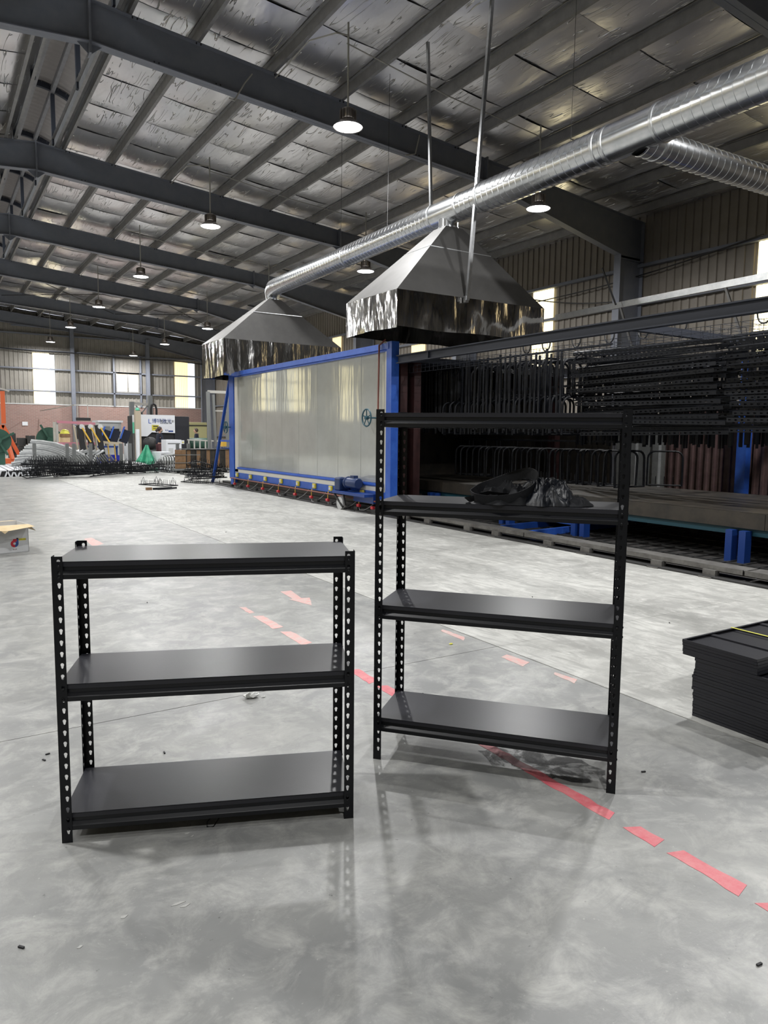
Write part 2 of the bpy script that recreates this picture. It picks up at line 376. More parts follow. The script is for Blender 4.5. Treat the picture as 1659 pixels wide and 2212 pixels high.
for (x, y, a, b) in [(3.02,3.25,.05,.12),(3.05,2.86,.03,.1),(3.04,3.9,.03,.15),(1.7,9.6,.08,.4),(.9,15.2,.1,.5)]:
    blob([(x-a,y-b),(x+a,y-b*.6),(x+a*.6,y+b),(x-a*.7,y+b*.8)], 'redfaint', int(x*99+y), .008)

# ------------------------------------------------------------------ shell: ceiling, frames, walls
RX = 2.573
zt = lambda X: 8.47 - .095*abs(X-RX)          # top of the rafters
zb = lambda X: 7.80 - .074*abs(X-RX)          # bottom of the rafters as far as the splice
FY = [13.44 + 7*k for k in range(-3, 6)]      # frames; the last one stands at the gable
XW, XL, YF, YB_ = 16.7, 2*RX-16.7, 48.44, -7.6
ceil = struct('ceiling')
def foil_strip(side, y0, y1, sd):
    rr = random.Random(sd); mb = MB(); xs = []
    pur = [3.0,4.38,5.83,7.3,8.76,10.2,11.65,13.1,14.55,16.0,16.75]
    ny = 6; cols = []
    for a, b in zip(pur, pur[1:]):
        for k in range(6): cols.append((a+(b-a)*k/6, math.sin(PI*k/6)))
    cols.append((16.75, 0))
    vs = []
    sg = [rr.uniform(.03,.075) for _ in range(14)]
    for i, (x, s_) in enumerate(cols):
        for j in range(ny+1):
            v = j/ny; e = .012*(1 if v > .999 else 0) - .006*(1 if v < .001 else 0)
            z = zt(x)+.225 - s_*(sg[i//6 % 14]*(.5+.8*math.sin(PI*v))) + e*s_ + rr.uniform(-.0015,.0015)*s_
            X = x if side > 0 else 2*RX-x
            vs.append((X, y0+(y1-y0)*v*1.012, z))
    n = ny+1
    fs = [(i*n+j, i*n+j+1, (i+1)*n+j+1, (i+1)*n+j) for i in range(len(cols)-1) for j in range(ny)]
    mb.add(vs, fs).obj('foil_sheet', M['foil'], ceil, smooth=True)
y = -7.55; i = 0
SEAM0 = 16.241
ks = range(-16, 22)
for k in ks:
    a = SEAM0 + 1.5*k; b = min(a+1.5, 48.4)
    if a > 48.3: break
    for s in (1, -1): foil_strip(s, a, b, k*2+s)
for s in (1, -1):
    P = lambda x: x if s > 0 else 2*RX-x
    MB().add([(P(3.0),YB_,zt(3)+.34),(P(3.0),YF,zt(3)+.34),(P(16.9),YF,zt(16.9)+.34),(P(16.9),YB_,zt(16.9)+.34)], [(0,1,2,3)]).obj('roof_sheet', M['monitor'], ceil)
    for x in [3.0,3.2,4.38,5.83,7.3,8.76,10.2,11.65,13.1,14.55,16.0]:
        x_ = P(x); z0 = zt(x)+.005; d = .062*s
        poly = [(x_-.003*s,z0),(x_-.003*s+d,z0),(x_-.003*s+d,z0+.018),(x_-.003*s+d*.94,z0+.018),(x_-.003*s+d*.94,z0+.004),(x_+.002*s,z0+.004),(x_+.002*s,z0+.196),(x_-d*.94,z0+.196),(x_-d*.94,z0+.2),(x_-.003*s,z0+.2)]
        if s < 0: poly = poly[::-1]
        MB().extr_y(poly, YB_, YF-.05).obj('purlin', M['purlin'], ceil)
    # flashing strip beside the ridge opening
    mb = MB(); vs = []; fs = []
    Y = YB_; k = 0
    while Y < YF:
        zz = .02 if k % 4 in (1, 2) else 0
        vs += [(P(2.96), Y, zt(3)+.24+zz), (P(3.2), Y, zt(3)+.20+zz)]; k += 1; Y += .055 if k % 2 else .05
    fs = [(2*q, 2*q+1, 2*q+3, 2*q+2) for q in range(k-1)]
    mb.add(vs, fs).obj('ridge_flashing', M['purlin'], ceil)
# ridge ventilator: arched ribbed roof on posts, open along both sides
def arch(t): return 9.62 + .36*(1-t*t)
mb = MB(); vs = []; k = 0; Y = YB_; NT = 10
while Y < YF:
    dz = .025 if k % 4 in (1,2) else 0
    for j in range(NT+1):
        t = -1+2*j/NT; vs.append((RX+1.15*t, Y, arch(t)+dz))
    k += 1; Y += .05 if k % 2 else .07
fs = [(q*(NT+1)+j, q*(NT+1)+j+1, (q+1)*(NT+1)+j+1, (q+1)*(NT+1)+j) for q in range(k-1) for j in range(NT)]
mb.add(vs, fs).obj('ridge_vent_roof', M['monitor'], ceil, smooth=False)
for x in (RX-.43, RX+.43, RX):
    MB().box(x-.04, x+.04, YB_, YF, 9.72, 9.86).obj('ridge_vent_purlin', M['purlin'], ceil)
for Yk in [13.44+3.5*k for k in range(-6, 11)]:
    for x, x2 in ((RX-.43, RX-.52), (RX+.43, RX+.43)):
        MB().bar((x, Yk, 8.5), (x2, Yk, 9.7), .11, .09).obj('ridge_vent_post', M['mon_dark'], ceil)
    mb = MB(); pts = [(RX+1.1*t/6, Yk, arch(t/6)-.09) for t in range(-6, 7)]
    for p, q in zip(pts, pts[1:]): mb.bar(p, q, .09, .13)
    mb.obj('ridge_vent_arch', M['mon_dark'], ceil)

# portal frames
for k, Y in enumerate(FY):
    if k == len(FY)-1: Y = YF-.25
    fr = struct('portal_frame', (RX, Y, 0))
    for s in (1, -1):
        P = lambda x: RX+s*(x-RX)
        XS, XC, XO = 11.09, 15.7, 16.6
        top = [(RX,zt(RX)), (XO, zt(XO))]; bot = [(XC, 6.20), (XS, zb(XS)-.005), (RX, zb(RX))]
        poly = [(P(x), z) for x, z in (top+[(XO,6.1),(XC,6.1)]+bot)]
        if s > 0: poly = poly[::-1]
        mb = MB().extr_y(poly, Y-.005, Y+.005)
        def strip(x0,z0,x1,z1):
            mb.bar((P(x0),Y,z0),(P(x1),Y,z1), .21, .016)
        strip(RX,zt(RX)-.008,XO,zt(XO)-.008); strip(RX,zb(RX)+.008,XS,zb(XS)+.008); strip(XS,zb(XS)+.008,XC,6.2)
        mb.obj('rafter', M['frame'], fr)
        mb = MB().box(min(P(XC),P(XO)), max(P(XC),P(XO)), Y-.005, Y+.005, 0, 6.2)
        mb.box(P(XC)-.008, P(XC)+.008, Y-.11, Y+.11, 0, 6.2); mb.box(P(XO)-.008, P(XO)+.008, Y-.11, Y+.11, 0, zt(XO))
        mb.box(min(P(XC),P(XO)), max(P(XC),P(XO)), Y-.11, Y+.11, 6.09, 6.11)
        mb.obj('column', M['frame'], fr)
        MB().box(P(XS)-.018, P(XS)+.018, Y-.11, Y+.11, zb(XS)-.04, zt(XS)+.05).obj('splice_plate', M['frame'], fr)
        MB().extr_y([(P(XS-.22),zb(XS-.22)),(P(XS),zb(XS)),(P(XS),zb(XS)-.12)][::s], Y-.006, Y+.006).obj('gusset', M['frame'], fr)
    MB().box(RX-.018, RX+.018, Y-.11, Y+.11, 7.62, 8.5).obj('ridge_plate', M['frame'], fr)
    MB().extr_y([(RX-.2,7.79),(RX,7.62),(RX+.2,7.79)][::-1], Y-.006, Y+.006).obj('gusset', M['frame'], fr)
    mb = MB()
    for x in [3.3,4.4,5.9,7.3,8.8,10.2]:
        for dx in (-.04, .04): mb.cbox((x+dx, Y-.1, zt(x)-.03), (.02,.02,.03)); mb.cbox((x+dx+.35, Y-.1, zb(x+.35)+.03), (.018,.018,.025))
    mb.obj('bolts', M['ink'], fr, kind='stuff')

def rib_profile(u0, u1, pitch=.24):
    pts = []; k0 = math.floor(u0/pitch)
    u = k0*pitch
    while u < u1+pitch:
        for a, d in ((0,0),(.14,0),(.155,.035),(.215,.035),(.23,0)):
            q = u+a*pitch/.24
            if u0 < q < u1: pts.append((q, d))
        u += pitch
    return [(u0,pts[0][1] if pts else 0)] + pts + [(u1, pts[-1][1] if pts else 0)]
def cladding(parent, axis, c, u0, u1, z0, ztop, mt, sgn=1, name='cladding_sheet', pitch=.24):
    pr = rib_profile(u0, u1, pitch); n = len(pr); vs = []
    for u, d in pr:
        zt_ = ztop(u) if callable(ztop) else ztop
        for z in (z0, zt_): vs.append((c+sgn*d, u, z) if axis == 'Y' else (u, c+sgn*d, z))
    return MB().add(vs, [(2*i, 2*i+2, 2*i+3, 2*i+1) for i in range(n-1)]).obj(name, mt, parent)

# far (gable) wall
wf = struct('wall_far')
zr = lambda x: zt(x)+.3
x = XL
step = .96
wins_far = [(5.48,6.40,3.05,6.06,'frpw'), (13.98,14.86,3.0,6.04,'frp'),(-7.35,-6.45,3.0,6.04,'frpw'),(-9.9,-9.0,3.0,6.04,'frpw')]
while x < XW-.01:
    x1 = min(x+step, XW)
    hit = [q for q in wins_far if q[0] < (x+x1)/2 < q[1]+.05]
    if hit and 0: pass
    cladding(wf, 'X', YF, x, x1, 2.98 if not (hit) else 6.0, zr, M['cream'], -1)
    x = x1
MB().box(XL, XW, YF-.14, YF+.1, 0, 2.98).obj('brick_dado', M['brick'], wf)
MB().box(XL, XW, YF-.16, YF-.0, 2.98, 3.04).obj('dado_coping', M['whitedull'], wf)
for z in (3.80,5.12,6.2,7.15): MB().box(XL, XW, YF-.2, YF-.06, z-.04, z+.04).obj('girt', M['frame'], wf)
MB().box(4.4, 13.2, YF-.2, YF-.06, 7.55, 7.63).obj('girt', M['frame'], wf)
for x in (-2.5, 2.573, 7.66, 12.17): MB().box(x-.11,x+.11,YF-.42,YF-.16,0,zb(x)+.2).obj('gable_post', M['frame'], wf)
for i, (a, b, z0, z1, mt) in enumerate(wins_far):
    wn = struct('window_%d' % (i+1+(18 if i > 1 else 0)), (a, YF, z0))
    for p, q in ((z0, 3.76), (3.84, 5.08), (5.16, z1)):
        cladding(wn, 'X', YF-.045, a, b, p, q, M[mt], -1, 'pane', .12)
wn = struct('window_3', (10.26, YF, 3.9))
for a in (10.28, 10.96): MB().box(a, a+.64, YF-.10, YF-.06, 3.95, 5.08).obj('pane', M['glassw'], wn)
for q in ((10.2,11.68,3.86,3.95),(10.2,11.68,5.08,5.17)): MB().box(q[0],q[1],YF-.2,YF-.05,q[2],q[3]).obj('window_frame', M['purlin'], wn)
for x in (10.2,10.92,11.6): MB().box(x,x+.07,YF-.2,YF-.05,3.95,5.08).obj('window_frame', M['purlin'], wn)
for x in (10.1,11.75): MB().box(x-.05,x+.05,YF-.2,YF-.06,3.0,6.2).obj('window_post', M['frame'], wf)

# right wall
wr = struct('wall_right')
wins_r = [2.9, 9.66, 17.13, 24.0, 30.8, 37.8, 44.6]
y = YB_
while y < YF-.01:
    y1 = min(y+.96, YF)
    cladding(wr, 'Y', XW, y, y1, 0, zt(XW)+.3, M['creamR'], -1)
    y = y1
for z in (1.2, 3.2, 5.0, 6.0): MB().box(XW-.2, XW-.05, YB_, YF-.2, z-.04, z+.04).obj('girt', M['frame'], wr)
for i, yc in enumerate(wins_r):
    wn = struct('window_%d' % (i+4), (XW, yc, 3.2))
    for p, q in ((3.24, 4.96), (5.04, 5.96)):
        cladding(wn, 'Y', XW-.05, yc-.46, yc+.46, p, q, M['frpw' if i in (1, 2) else 'frp'], -1, 'pane', .12)
# left wall, closed front wall (behind the camera)
wl = struct('wall_left')
cladding(wl, 'Y', XL, YB_, YF, 0, zt(XW)+.3, M['cream'], 1, 'cladding_run', .96)
for i, yc in enumerate([-2.5, 4.5, 11.5, 18.5, 25.5, 32.5, 38.6, 44.6]):
    wn = struct('window_%d' % (i+21), (XL, yc, 3.2))
    for p, q in ((2.4, 4.96), (5.04, 6.1)): cladding(wn, 'Y', XL+.08, yc-.5, yc+.5, p, q, M['frpw'], 1, 'pane', .12)
wq = struct('wall_front')
MB().box(XL, XW, YB_-.1, YB_, 0, 8.9).obj('front_cladding', M['cream'], wq)

# crossing roof braces in the last bays
br = struct('roof_bracing')
for (a, b) in (((3.4, 34.6), (8.7, 41.3)), ((8.7, 34.6), (3.4, 41.3)), ((8.8, 34.6),(14.4,41.3)), ((14.4,34.6),(8.8,41.3))):
    MB().tube([(a[0],a[1],zb(a[0])+.35),(b[0],b[1],zb(b[0])+.35)], .018, 5).obj('brace_rod', M['cable'], br)

# ------------------------------------------------------------------ high bay lamps
def make_lamp(loc, label, conduit=True):
    x, y_, z = loc
    t = thing('high_bay_lamp', label, 'lamp', loc, 0, 'high bay lamps hanging from the roof', world=True)
    top = zt(x)+.03
    MB().tube([(x,y_,z+.30),(x,y_,top)], .016, 6).obj('rod', M['conduit'], t)
    MB().lathe([(.02,z+.32),(.09,z+.30),(.11,z+.28),(.11,z+.16),(.09,z+.13)], (x,y_,0), 'z', 16, True).obj('driver_housing', M['lampbody'], t, smooth=True)
    mb = MB()
    for k in range(14):
        a = 2*PI*k/14; mb.cbox((x+.125*math.cos(a), y_+.125*math.sin(a), z+.2), (.035,.006,.15), a)
    mb.obj('cooling_fins', M['lampbody'], t)
    MB().lathe([(.10,z+.14),(.13,z+.11),(.22,z+.03),(.25,z)], (x,y_,0), 'z', 28).obj('reflector', M['lampbody'], t, smooth=True)
    MB().lathe([(.001,z+.004),(.235,z+.006)], (x,y_,0), 'z', 28).obj('lens', M['lens'], t, smooth=True)
    o = lamp_light((x, y_, z-.02), LAMP_W, .15)
    return t
LA = ['glaring high bay lamp in front of the nearest full rafter',
      'high bay lamp with dark housing hanging before the second rafter, white disc underneath',
      'high bay lamp with a bright ribbed lens below the third rafter',
      'high bay lamp against the fifth rafter, above the white laser machine side',
      'small high bay lamp left of the middle, hanging beside the tall gable post',
      'glowing small high bay lamp above the yellow translucent strip at the far left']
LB = ['glaring high bay lamp under the long spiral duct, right of the near hood',
      'glowing high bay lamp between the two fume hoods',
      'high bay lamp hidden behind the far fume hood peak',
      'high bay lamp just left of the far fume hood skirt, under the last rafter',
      'glowing high bay lamp above the warm strip window of the far gable wall',
      'small high bay lamp above the little square window of the far gable wall']
for k in range(6):
    make_lamp((6.2, 11.11+7*k, 6.5), LA[k]); make_lamp((10.9, 11.45+7*k, 6.06), LB[k])
# pale conduits bringing power to the lamps
cd = struct('lamp_conduit')
for k in range(6):
    x0, yy = 6.2, 11.11+7*k
    pts = [(x0, yy, 7.95), (x0-.25, yy-.05, 7.9), (x0-.32, yy+.8, zt(x0)), (x0-.3, yy+2.3, zt(x0)-.02)]
    MB().tube(pts, .012, 5).obj('conduit', M['conduit'], cd)
for k in range(0, 5):
    yy = 11.11+7*k
    MB().tube([(6.2, yy+.05, 7.85), (8.4, yy+.2, 7.62), (10.8, yy+.35, 7.5), (10.9, yy+.34, 7.45)], .011, 5).obj('conduit', M['conduit'], cd)
for yy in (13.2, ):
    MB().tube([(5.35, yy, 7.95),(5.2, yy, 7.75),(5.0,yy,7.4),(4.9,yy,7.42)], .014, 5).obj('conduit', M['conduit'], cd)
    MB().tube([(9.1, yy, 7.7),(9.0, yy, 7.3),(8.75,yy,7.22)], .014, 5).obj('conduit', M['conduit'], cd)


# ------------------------------------------------------------------ boltless shelving racks
PITCH_H, PW, TH = .0384, .0345, .0015
def keyhole(cx, cz):
    pts = []
    for k in range(9):                       # round head, from lower right over the top to lower left
        a = -.62 + (PI+1.24)*k/8
        pts.append((cx + .0057*math.cos(a), cz + .0040 + .0057*math.sin(a)))
    for k in range(4):
        a = PI + PI*k/3
        pts.append((cx + .0033*math.cos(a), cz - .0062 + .0033*math.sin(a)))
    return pts
def holed_flange(mb, Hh, f, hole_u, width=PW, pitch=PITCH_H, first=None, scale=1.0):
    """plate in (u, z), u 0..width; f(u, n, z) gives the point, n is the depth through the sheet"""
    n = int(Hh/pitch); z0 = (Hh-n*pitch)
    if z0 > 1e-4: 
        vs = [f(0,0,0),f(width,0,0),f(width,0,z0),f(0,0,z0),f(0,TH,0),f(width,TH,0),f(width,TH,z0),f(0,TH,z0)]
        mb.add(vs, [(0,1,2,3),(7,6,5,4),(0,3,7,4),(1,5,6,2),(0,4,5,1)])
    for i in range(n):
        a, b = z0+i*pitch, z0+(i+1)*pitch; cz = (a+b)/2
        hp = keyhole(hole_u, cz); hp = hp if scale == 1 else [(hole_u+(p[0]-hole_u)*scale, cz+(p[1]-cz)*scale) for p in hp]
        out = []
        for (u, z) in hp:
            du, dz = u-hole_u, z-cz; t = 1e9
            if du > 1e-9: t = min(t, (width-hole_u)/du)
            if du < -1e-9: t = min(t, -hole_u/du)
            if dz > 1e-9: t = min(t, (b-cz)/dz)
            if dz < -1e-9: t = min(t, (a-cz)/dz)
            out.append((hole_u+du*t, cz+dz*t))
        m = len(hp)
        # corners of the cell are put between the samples that surround them
        corners = [(width,b),(0,b),(0,a),(width,a)]
        ring = []
        for k in range(m):
            ring.append((hp[k], out[k]))
        vs = []; fs = []
        for q in (0, TH):
            for k in range(m): vs.append(f(hp[k][0], q, hp[k][1]))
            for k in range(m): vs.append(f(out[k][0], q, out[k][1]))
            for c in corners: vs.append(f(c[0], q, c[1]))
        N = 2*m+4
        def on(p, side): return {0:abs(p[0]-width)<1e-7, 1:abs(p[1]-b)<1e-7, 2:abs(p[0])<1e-7, 3:abs(p[1]-a)<1e-7}[side]
        for k in range(m):
            j = (k+1) % m; poly = [k, m+k]
            sk = [s_ for s_ in range(4) if on(out[k], s_)]; sj = [s_ for s_ in range(4) if on(out[j], s_)]
            if not set(sk) & set(sj):
                s_ = sk[0]; guard = 0
                while s_ not in sj and guard < 4:
                    poly.append(2*m + s_); s_ = (s_+1) % 4; guard += 1
            poly += [m+j, j]
            fs.append(tuple(poly)); fs.append(tuple(x+N for x in poly[::-1]))
            fs.append((k, j, j+N, k+N))
        # outer side walls
        fs += [(2*m+3, 2*m+0, 2*m+0+N, 2*m+3+N), (2*m+1, 2*m+2, 2*m+2+N, 2*m+1+N)]
        mb.add(vs, fs)
def angle_post(Hh, sx, sy, pitch=PITCH_H, width=PW, scale=1.0):
    """L post with its outer corner at the origin, flanges running towards sx*x and sy*y"""
    mb = MB(); hu = width*.64
    holed_flange(mb, Hh, lambda u,n,z: (sx*u, sy*n, z), hu, width, pitch, scale=scale)
    holed_flange(mb, Hh, lambda u,n,z: (sx*n, sy*u, z), hu, width, pitch, scale=scale)
    return mb
def make_rack(name, label, loc, rz, W, D, Hh, levels):
    t = thing(name, label, 'shelving rack', loc, rz)
    for x, sx in ((0,1),(W,-1)):
        for y, sy in ((0,1),(D,-1)):
            o = angle_post(Hh, sx, sy).obj('post', M['black'], t); o.location = (x, y, 0)
    for z in levels:
        e = .0018
        # folded sheet deck
        MB().box(e+.002, W-e-.002, .0105, D-.0105, z-.004, z).box(.004, W-.004, .0105, .012, z-.017, z).box(.004, W-.004, D-.012, D-.0105, z-.017, z) \
            .obj('shelf_panel', M['shelf'], t, bevel=.0007)
        prof = [(.0125,-.004),(.0125,-.018),(.0150,-.0185),(.0150,-.0305),(.0135,-.0315),(.0035,-.0405),(.0022,-.0425),(.0022,-.0565),(.0035,-.0575),(.022,-.0575),(.022,-.056),(.0042,-.055),(.0042,-.043),(.0165,-.032),(.0165,-.004)]
        for s in (1, -1):
            pp = [(y if s > 0 else D-y, z+h) for y, h in prof]
            mb = MB().extr_x(pp if s < 0 else pp[::-1], e, W-e)
            yy = -.0002 if s > 0 else D+.0002
            for x in (PW*.64, W-PW*.64):
                for dz in (-.013, -.0505):
                    mb.lathe([(.0044,0),(.0040,-.0018*s),(.0022,-.0026*s),(.0001,-.0026*s)], (x, yy, z+dz-.001), 'y', 10)
            o = mb.obj('long_beam', M['beam'], t)
        for s in (1, -1):
            pp = [(x if s > 0 else W-x, z+h) for x, h in prof]
            mb = MB().extr_y(pp if s > 0 else pp[::-1], .012, D-.012)
            xx = -.0002 if s > 0 else W+.0002
            for y in (PW*.64, D-PW*.64):
                for dz in (-.013, -.0505):
                    mb.lathe([(.0044,0),(.0040,-.0018*s),(.0022,-.0026*s),(.0001,-.0026*s)], (xx, y, z+dz-.001), 'x', 10)
            mb.obj('side_beam', M['black'], t)
        for q in (.33, .66): MB().box(W*q, W*q+.03, .02, D-.02, z-.018, z-.006).obj('shelf_stiffener', M['shelf'], t)
    return t
make_rack('shelving_rack', 'low black three-shelf boltless metal rack standing empty on the concrete', (.3156,2.5216,0), -.3781, .9934, .3627, .9806, (.9622,.5502,.0998))
make_rack('shelving_rack', 'tall black four-shelf boltless metal rack with cloth on its second shelf', (1.5509,2.5309,0), -.857, .9915, .3618, 1.4858+.002, (1.4858-.012,1.1121,.6735,.1832))

# black garment heaped on the tall rack (own object), local frame of that rack
RT, RC = -.857, Vector((1.5509,2.5309,0))
def rl(u, v, z): return Vector((RC.x+u*math.cos(RT)-v*math.sin(RT), RC.y+u*math.sin(RT)+v*math.cos(RT), z))
def garment():
    Z0 = 1.1121
    o0 = rl(.60, .16, Z0)
    t = thing('garment', 'crumpled black cloth garment lying on the second shelf of tall rack', 'clothing', o0, 0, world=True)
    rr = random.Random(3)
    def heap(u0, u1, v0, v1, h, seed, folds, sharp=.035):
        r2 = random.Random(seed); N, K = 80, 56; vs = []; fs = []
        ph = [(r2.uniform(4,13), r2.uniform(-9,9), r2.uniform(0,6)) for _ in range(folds)]
        for i in range(N+1):
            for j in range(K+1):
                a, b = i/N*2-1, j/K*2-1
                # square to disc
                x = a*math.sqrt(1-b*b/2); y = b*math.sqrt(1-a*a/2); r_ = math.hypot(x, y)
                rim = 1 + .07*math.sin(5*math.atan2(y, x)+seed) + .05*math.sin(9*math.atan2(y, x)+seed*2)
                dome = max(0, 1-r_**2.6)**.75
                wx = x+.35*mnoise.noise(Vector((x*1.3, y*1.3, seed))); wy = y+.35*mnoise.noise(Vector((x*1.3, y*1.3, seed+9)))
                f = 1.25*(1-min(1, 2.6*abs(mnoise.noise(Vector((wx*1.5+wy*.9, wy*2.3-wx*.4, seed*1.7)))))) *.62 + .5*(1-min(1, 3*abs(mnoise.noise(Vector((wx*3.3-wy*2, wy*3.4+wx, seed*3.1))))))
                hh = h*dome*(.50+.52*f) + .002
                vs.append(rl(u0+(u1-u0)*(.5+.5*x*rim), v0+(v1-v0)*(.5+.5*y*rim), Z0+hh))
        n = K+1
        for i in range(N):
            for j in range(K): fs.append((i*n+j, (i+1)*n+j, (i+1)*n+j+1, i*n+j+1))
        return MB().add(vs, fs)
    heap(.40, .64, .0, .25, .085, 5, 4).obj('cloth_body', M['cloth'], t, smooth=True)
    heap(.56, .80, .01, .27, .105, 11, 5).obj('satin_lining', M['satin'], t, smooth=True)
    heap(.70, .86, .05, .20, .035, 2, 2).obj('sleeve_end', M['cloth'], t, smooth=True)
    # looped waistband standing on edge, brim rising at the left
    def band(path, wdt, name, m):
        vs = []; P_ = [rl(*p[:3]) for p in path]; n = len(path)
        for i, p in enumerate(P_):
            tilt = path[i][3]
            d = (P_[min(i+1,n-1)]-P_[max(i-1,0)]).normalized(); side = Vector((d.y,-d.x,0)).normalized()
            up = (Vector((0,0,1))*math.cos(tilt)+side*math.sin(tilt))*wdt
            for q in (-.0018, .0018):
                vs.append(p+side*q); vs.append(p+side*q+up)
        fs = []
        for i in range(n-1):
            a, b = 4*i, 4*i+4
            fs += [(a,b,b+1,a+1),(a+2,a+3,b+3,b+2),(a+1,b+1,b+3,a+3),(a,a+2,b+2,b)]
        MB().add(vs, fs).obj(name, m, t, smooth=True)
    import itertools
    def curve(c, n=40):
        out = []
        for i in range(n+1):
            s = i/n*(len(c)-1); k = min(int(s), len(c)-2); f = s-k
            p0, p1, p2, p3 = c[max(k-1,0)], c[k], c[k+1], c[min(k+2,len(c)-1)]
            out.append(tuple(.5*((2*p1[q])+(-p0[q]+p2[q])*f+(2*p0[q]-5*p1[q]+4*p2[q]-p3[q])*f*f+(-p0[q]+3*p1[q]-3*p2[q]+p3[q])*f**3) for q in range(4)))
        return out
    band(curve([(.395,.06,Z0+.012,.3),(.43,.025,Z0+.004,.5),(.50,.018,Z0+.004,.6),(.57,.03,Z0+.015,.5),(.625,.07,Z0+.045,.3),(.64,.12,Z0+.085,.1),(.60,.18,Z0+.10,0),(.54,.21,Z0+.085,0),(.48,.20,Z0+.06,.2),(.42,.15,Z0+.035,.3),(.395,.06,Z0+.012,.3)]), .044, 'waistband', M['cloth'])
    band(curve([(.38,.08,Z0+.002,.9),(.40,.05,Z0+.01,.8),(.45,.05,Z0+.03,.7),(.50,.06,Z0+.028,.8),(.55,.09,Z0+.02,.9)]), .03, 'cuff', M['cloth'])
    MB().tube([rl(.392,.02,Z0+.004), rl(.385,.012,Z0+.006), rl(.375,.02,Z0+.003)], .003, 6).obj('drawcord', M['cloth'], t)
garment()
MB().tube([(.80,2.42,.004),(.775,2.395,.004),(.765,2.365,.004),(.785,2.355,.004),(.81,2.385,.004),(.85,2.43,.012)], .0016, 6).obj('wire_hook', M['black'])
tag(bpy.data.objects['wire_hook'], 'thin bent black wire hook on the floor under the low rack', 'hook')

# ------------------------------------------------------------------ stack of black shelf trays at the right edge
def tray_mesh():
    L_, D_, h, e = .99, .392, .0146, .0015
    mb = MB().box(0, L_, 0, D_, 0, .0012)
    mb.box(0, L_, 0, e, 0, h).box(0, L_, D_-e, D_, 0, h).box(0, e, 0, D_, 0, h).box(L_-e, L_, 0, D_, 0, h)
    mb.box(0, L_, e, .013, h-.001, h).box(0, L_, D_-.013, D_-e, h-.001, h).box(e, .006, 0, D_, h-.001, h).box(L_-.006, L_-e, 0, D_, h-.001, h)
    return mb
tr = None; zz = 0; rs = random.Random(21)
tilt = [0,.002,.001,.004,.003,.0,.003,.004,.002,.010,.011,.012,.010,.012,.007,.006,.002,.001,.0,.002]
for i in range(25):
    up = i >= 20
    x, y_ = (3.18+rs.uniform(-.003,.003), (2.106-.392+.02 + (tilt[i] if not up else 0)) if not up else 1.815-.004*((24-i)*-1)*-.6)
    lab = 'black metal shelf tray in the lower main part of the stack' if not up else 'black metal shelf tray under the top one in the overhanging upper part'
    if i == 24: lab = 'topmost black metal shelf tray of the stack, open side up'
    if tr is None:
        tr = thing('shelf_tray', lab, 'shelf tray', (x, y_, zz), 0, 'black shelf trays in one stack')
        tray_mesh().obj('tray_pan', M['shelf'], tr)
        for a in (.215, .45, .66): MB().box(a, a+.035, .002, .39, .0013, .009).obj('rib', M['shelf'], tr)
        cur = tr
    else:
        cur = copy_tree(tr, (x, y_, zz), (0,0,rs.uniform(-.002,.002)), lab)
    zz += .0149
MB().box(3.60, 3.612, 1.80, 2.21, zz+.0008, zz+.0022).box(3.60,3.612,2.206,2.2085,.30,zz+.001).box(3.60,3.612,1.806,1.8085,.30,zz+.001).obj('packing_strap', M['strap'])
tag(bpy.data.objects['packing_strap'], 'yellow packing strap across the top of the black tray stack', 'strap')

# crumpled tissue and scraps
def scrap(name, c, r, mt, label, cat, seed, flat=.35):
    rr = random.Random(seed); vs = []; fs = []; N, K = 12, 7
    for j in range(K):
        for i in range(N):
            a = 2*PI*i/N; b = PI*(j+.3)/(K-.4); q = r*rr.uniform(.55, 1.15)
            vs.append((c[0]+q*math.sin(b)*math.cos(a), c[1]+q*math.sin(b)*math.sin(a)*.6, max(.0015, r*flat*(math.cos(b)*.9+.8)*rr.uniform(.5,1.1))))
    fs = [(j*N+i, j*N+(i+1)%N, (j+1)*N+(i+1)%N, (j+1)*N+i) for j in range(K-1) for i in range(N)]
    fs += [tuple(range(N))[::-1], tuple((K-1)*N+i for i in range(N))]
    return tag(MB().add(vs, fs).obj(name, M[mt]), label, cat)
scrap('tissue', (1.372,3.475), .045, 'tissue', 'crumpled white tissue on the floor seen between the low rack shelves', 'tissue', 1, .5)
scrap('paper_scrap', (1.43,3.45), .012, 'tissue', 'tiny white paper scrap beside the crumpled tissue', 'scrap', 2)
scrap('paper_scrap', (2.88,3.72), .016, 'strap', 'small yellow scrap on the floor behind the tall rack lower shelves', 'scrap', 3)
for i, (px, py) in enumerate([(488,1132+18),(318,1302),(640,1152+290),(1446,1346),(95,1643),(103,1630),(355,1627),(1390,1668),(1150,1290),(46,2048),(912,1500),(1208,1625),(1700-60,2085)]):
    p = at(px, py, Z=0); o = MB().cbox((p.x,p.y,.003), (.018,.006,.005), i*1.3).obj('debris_chip', M['ink'])
    tag(o, 'tiny dark chip of debris lying on the concrete floor', 'debris', 'dark chips on the floor')

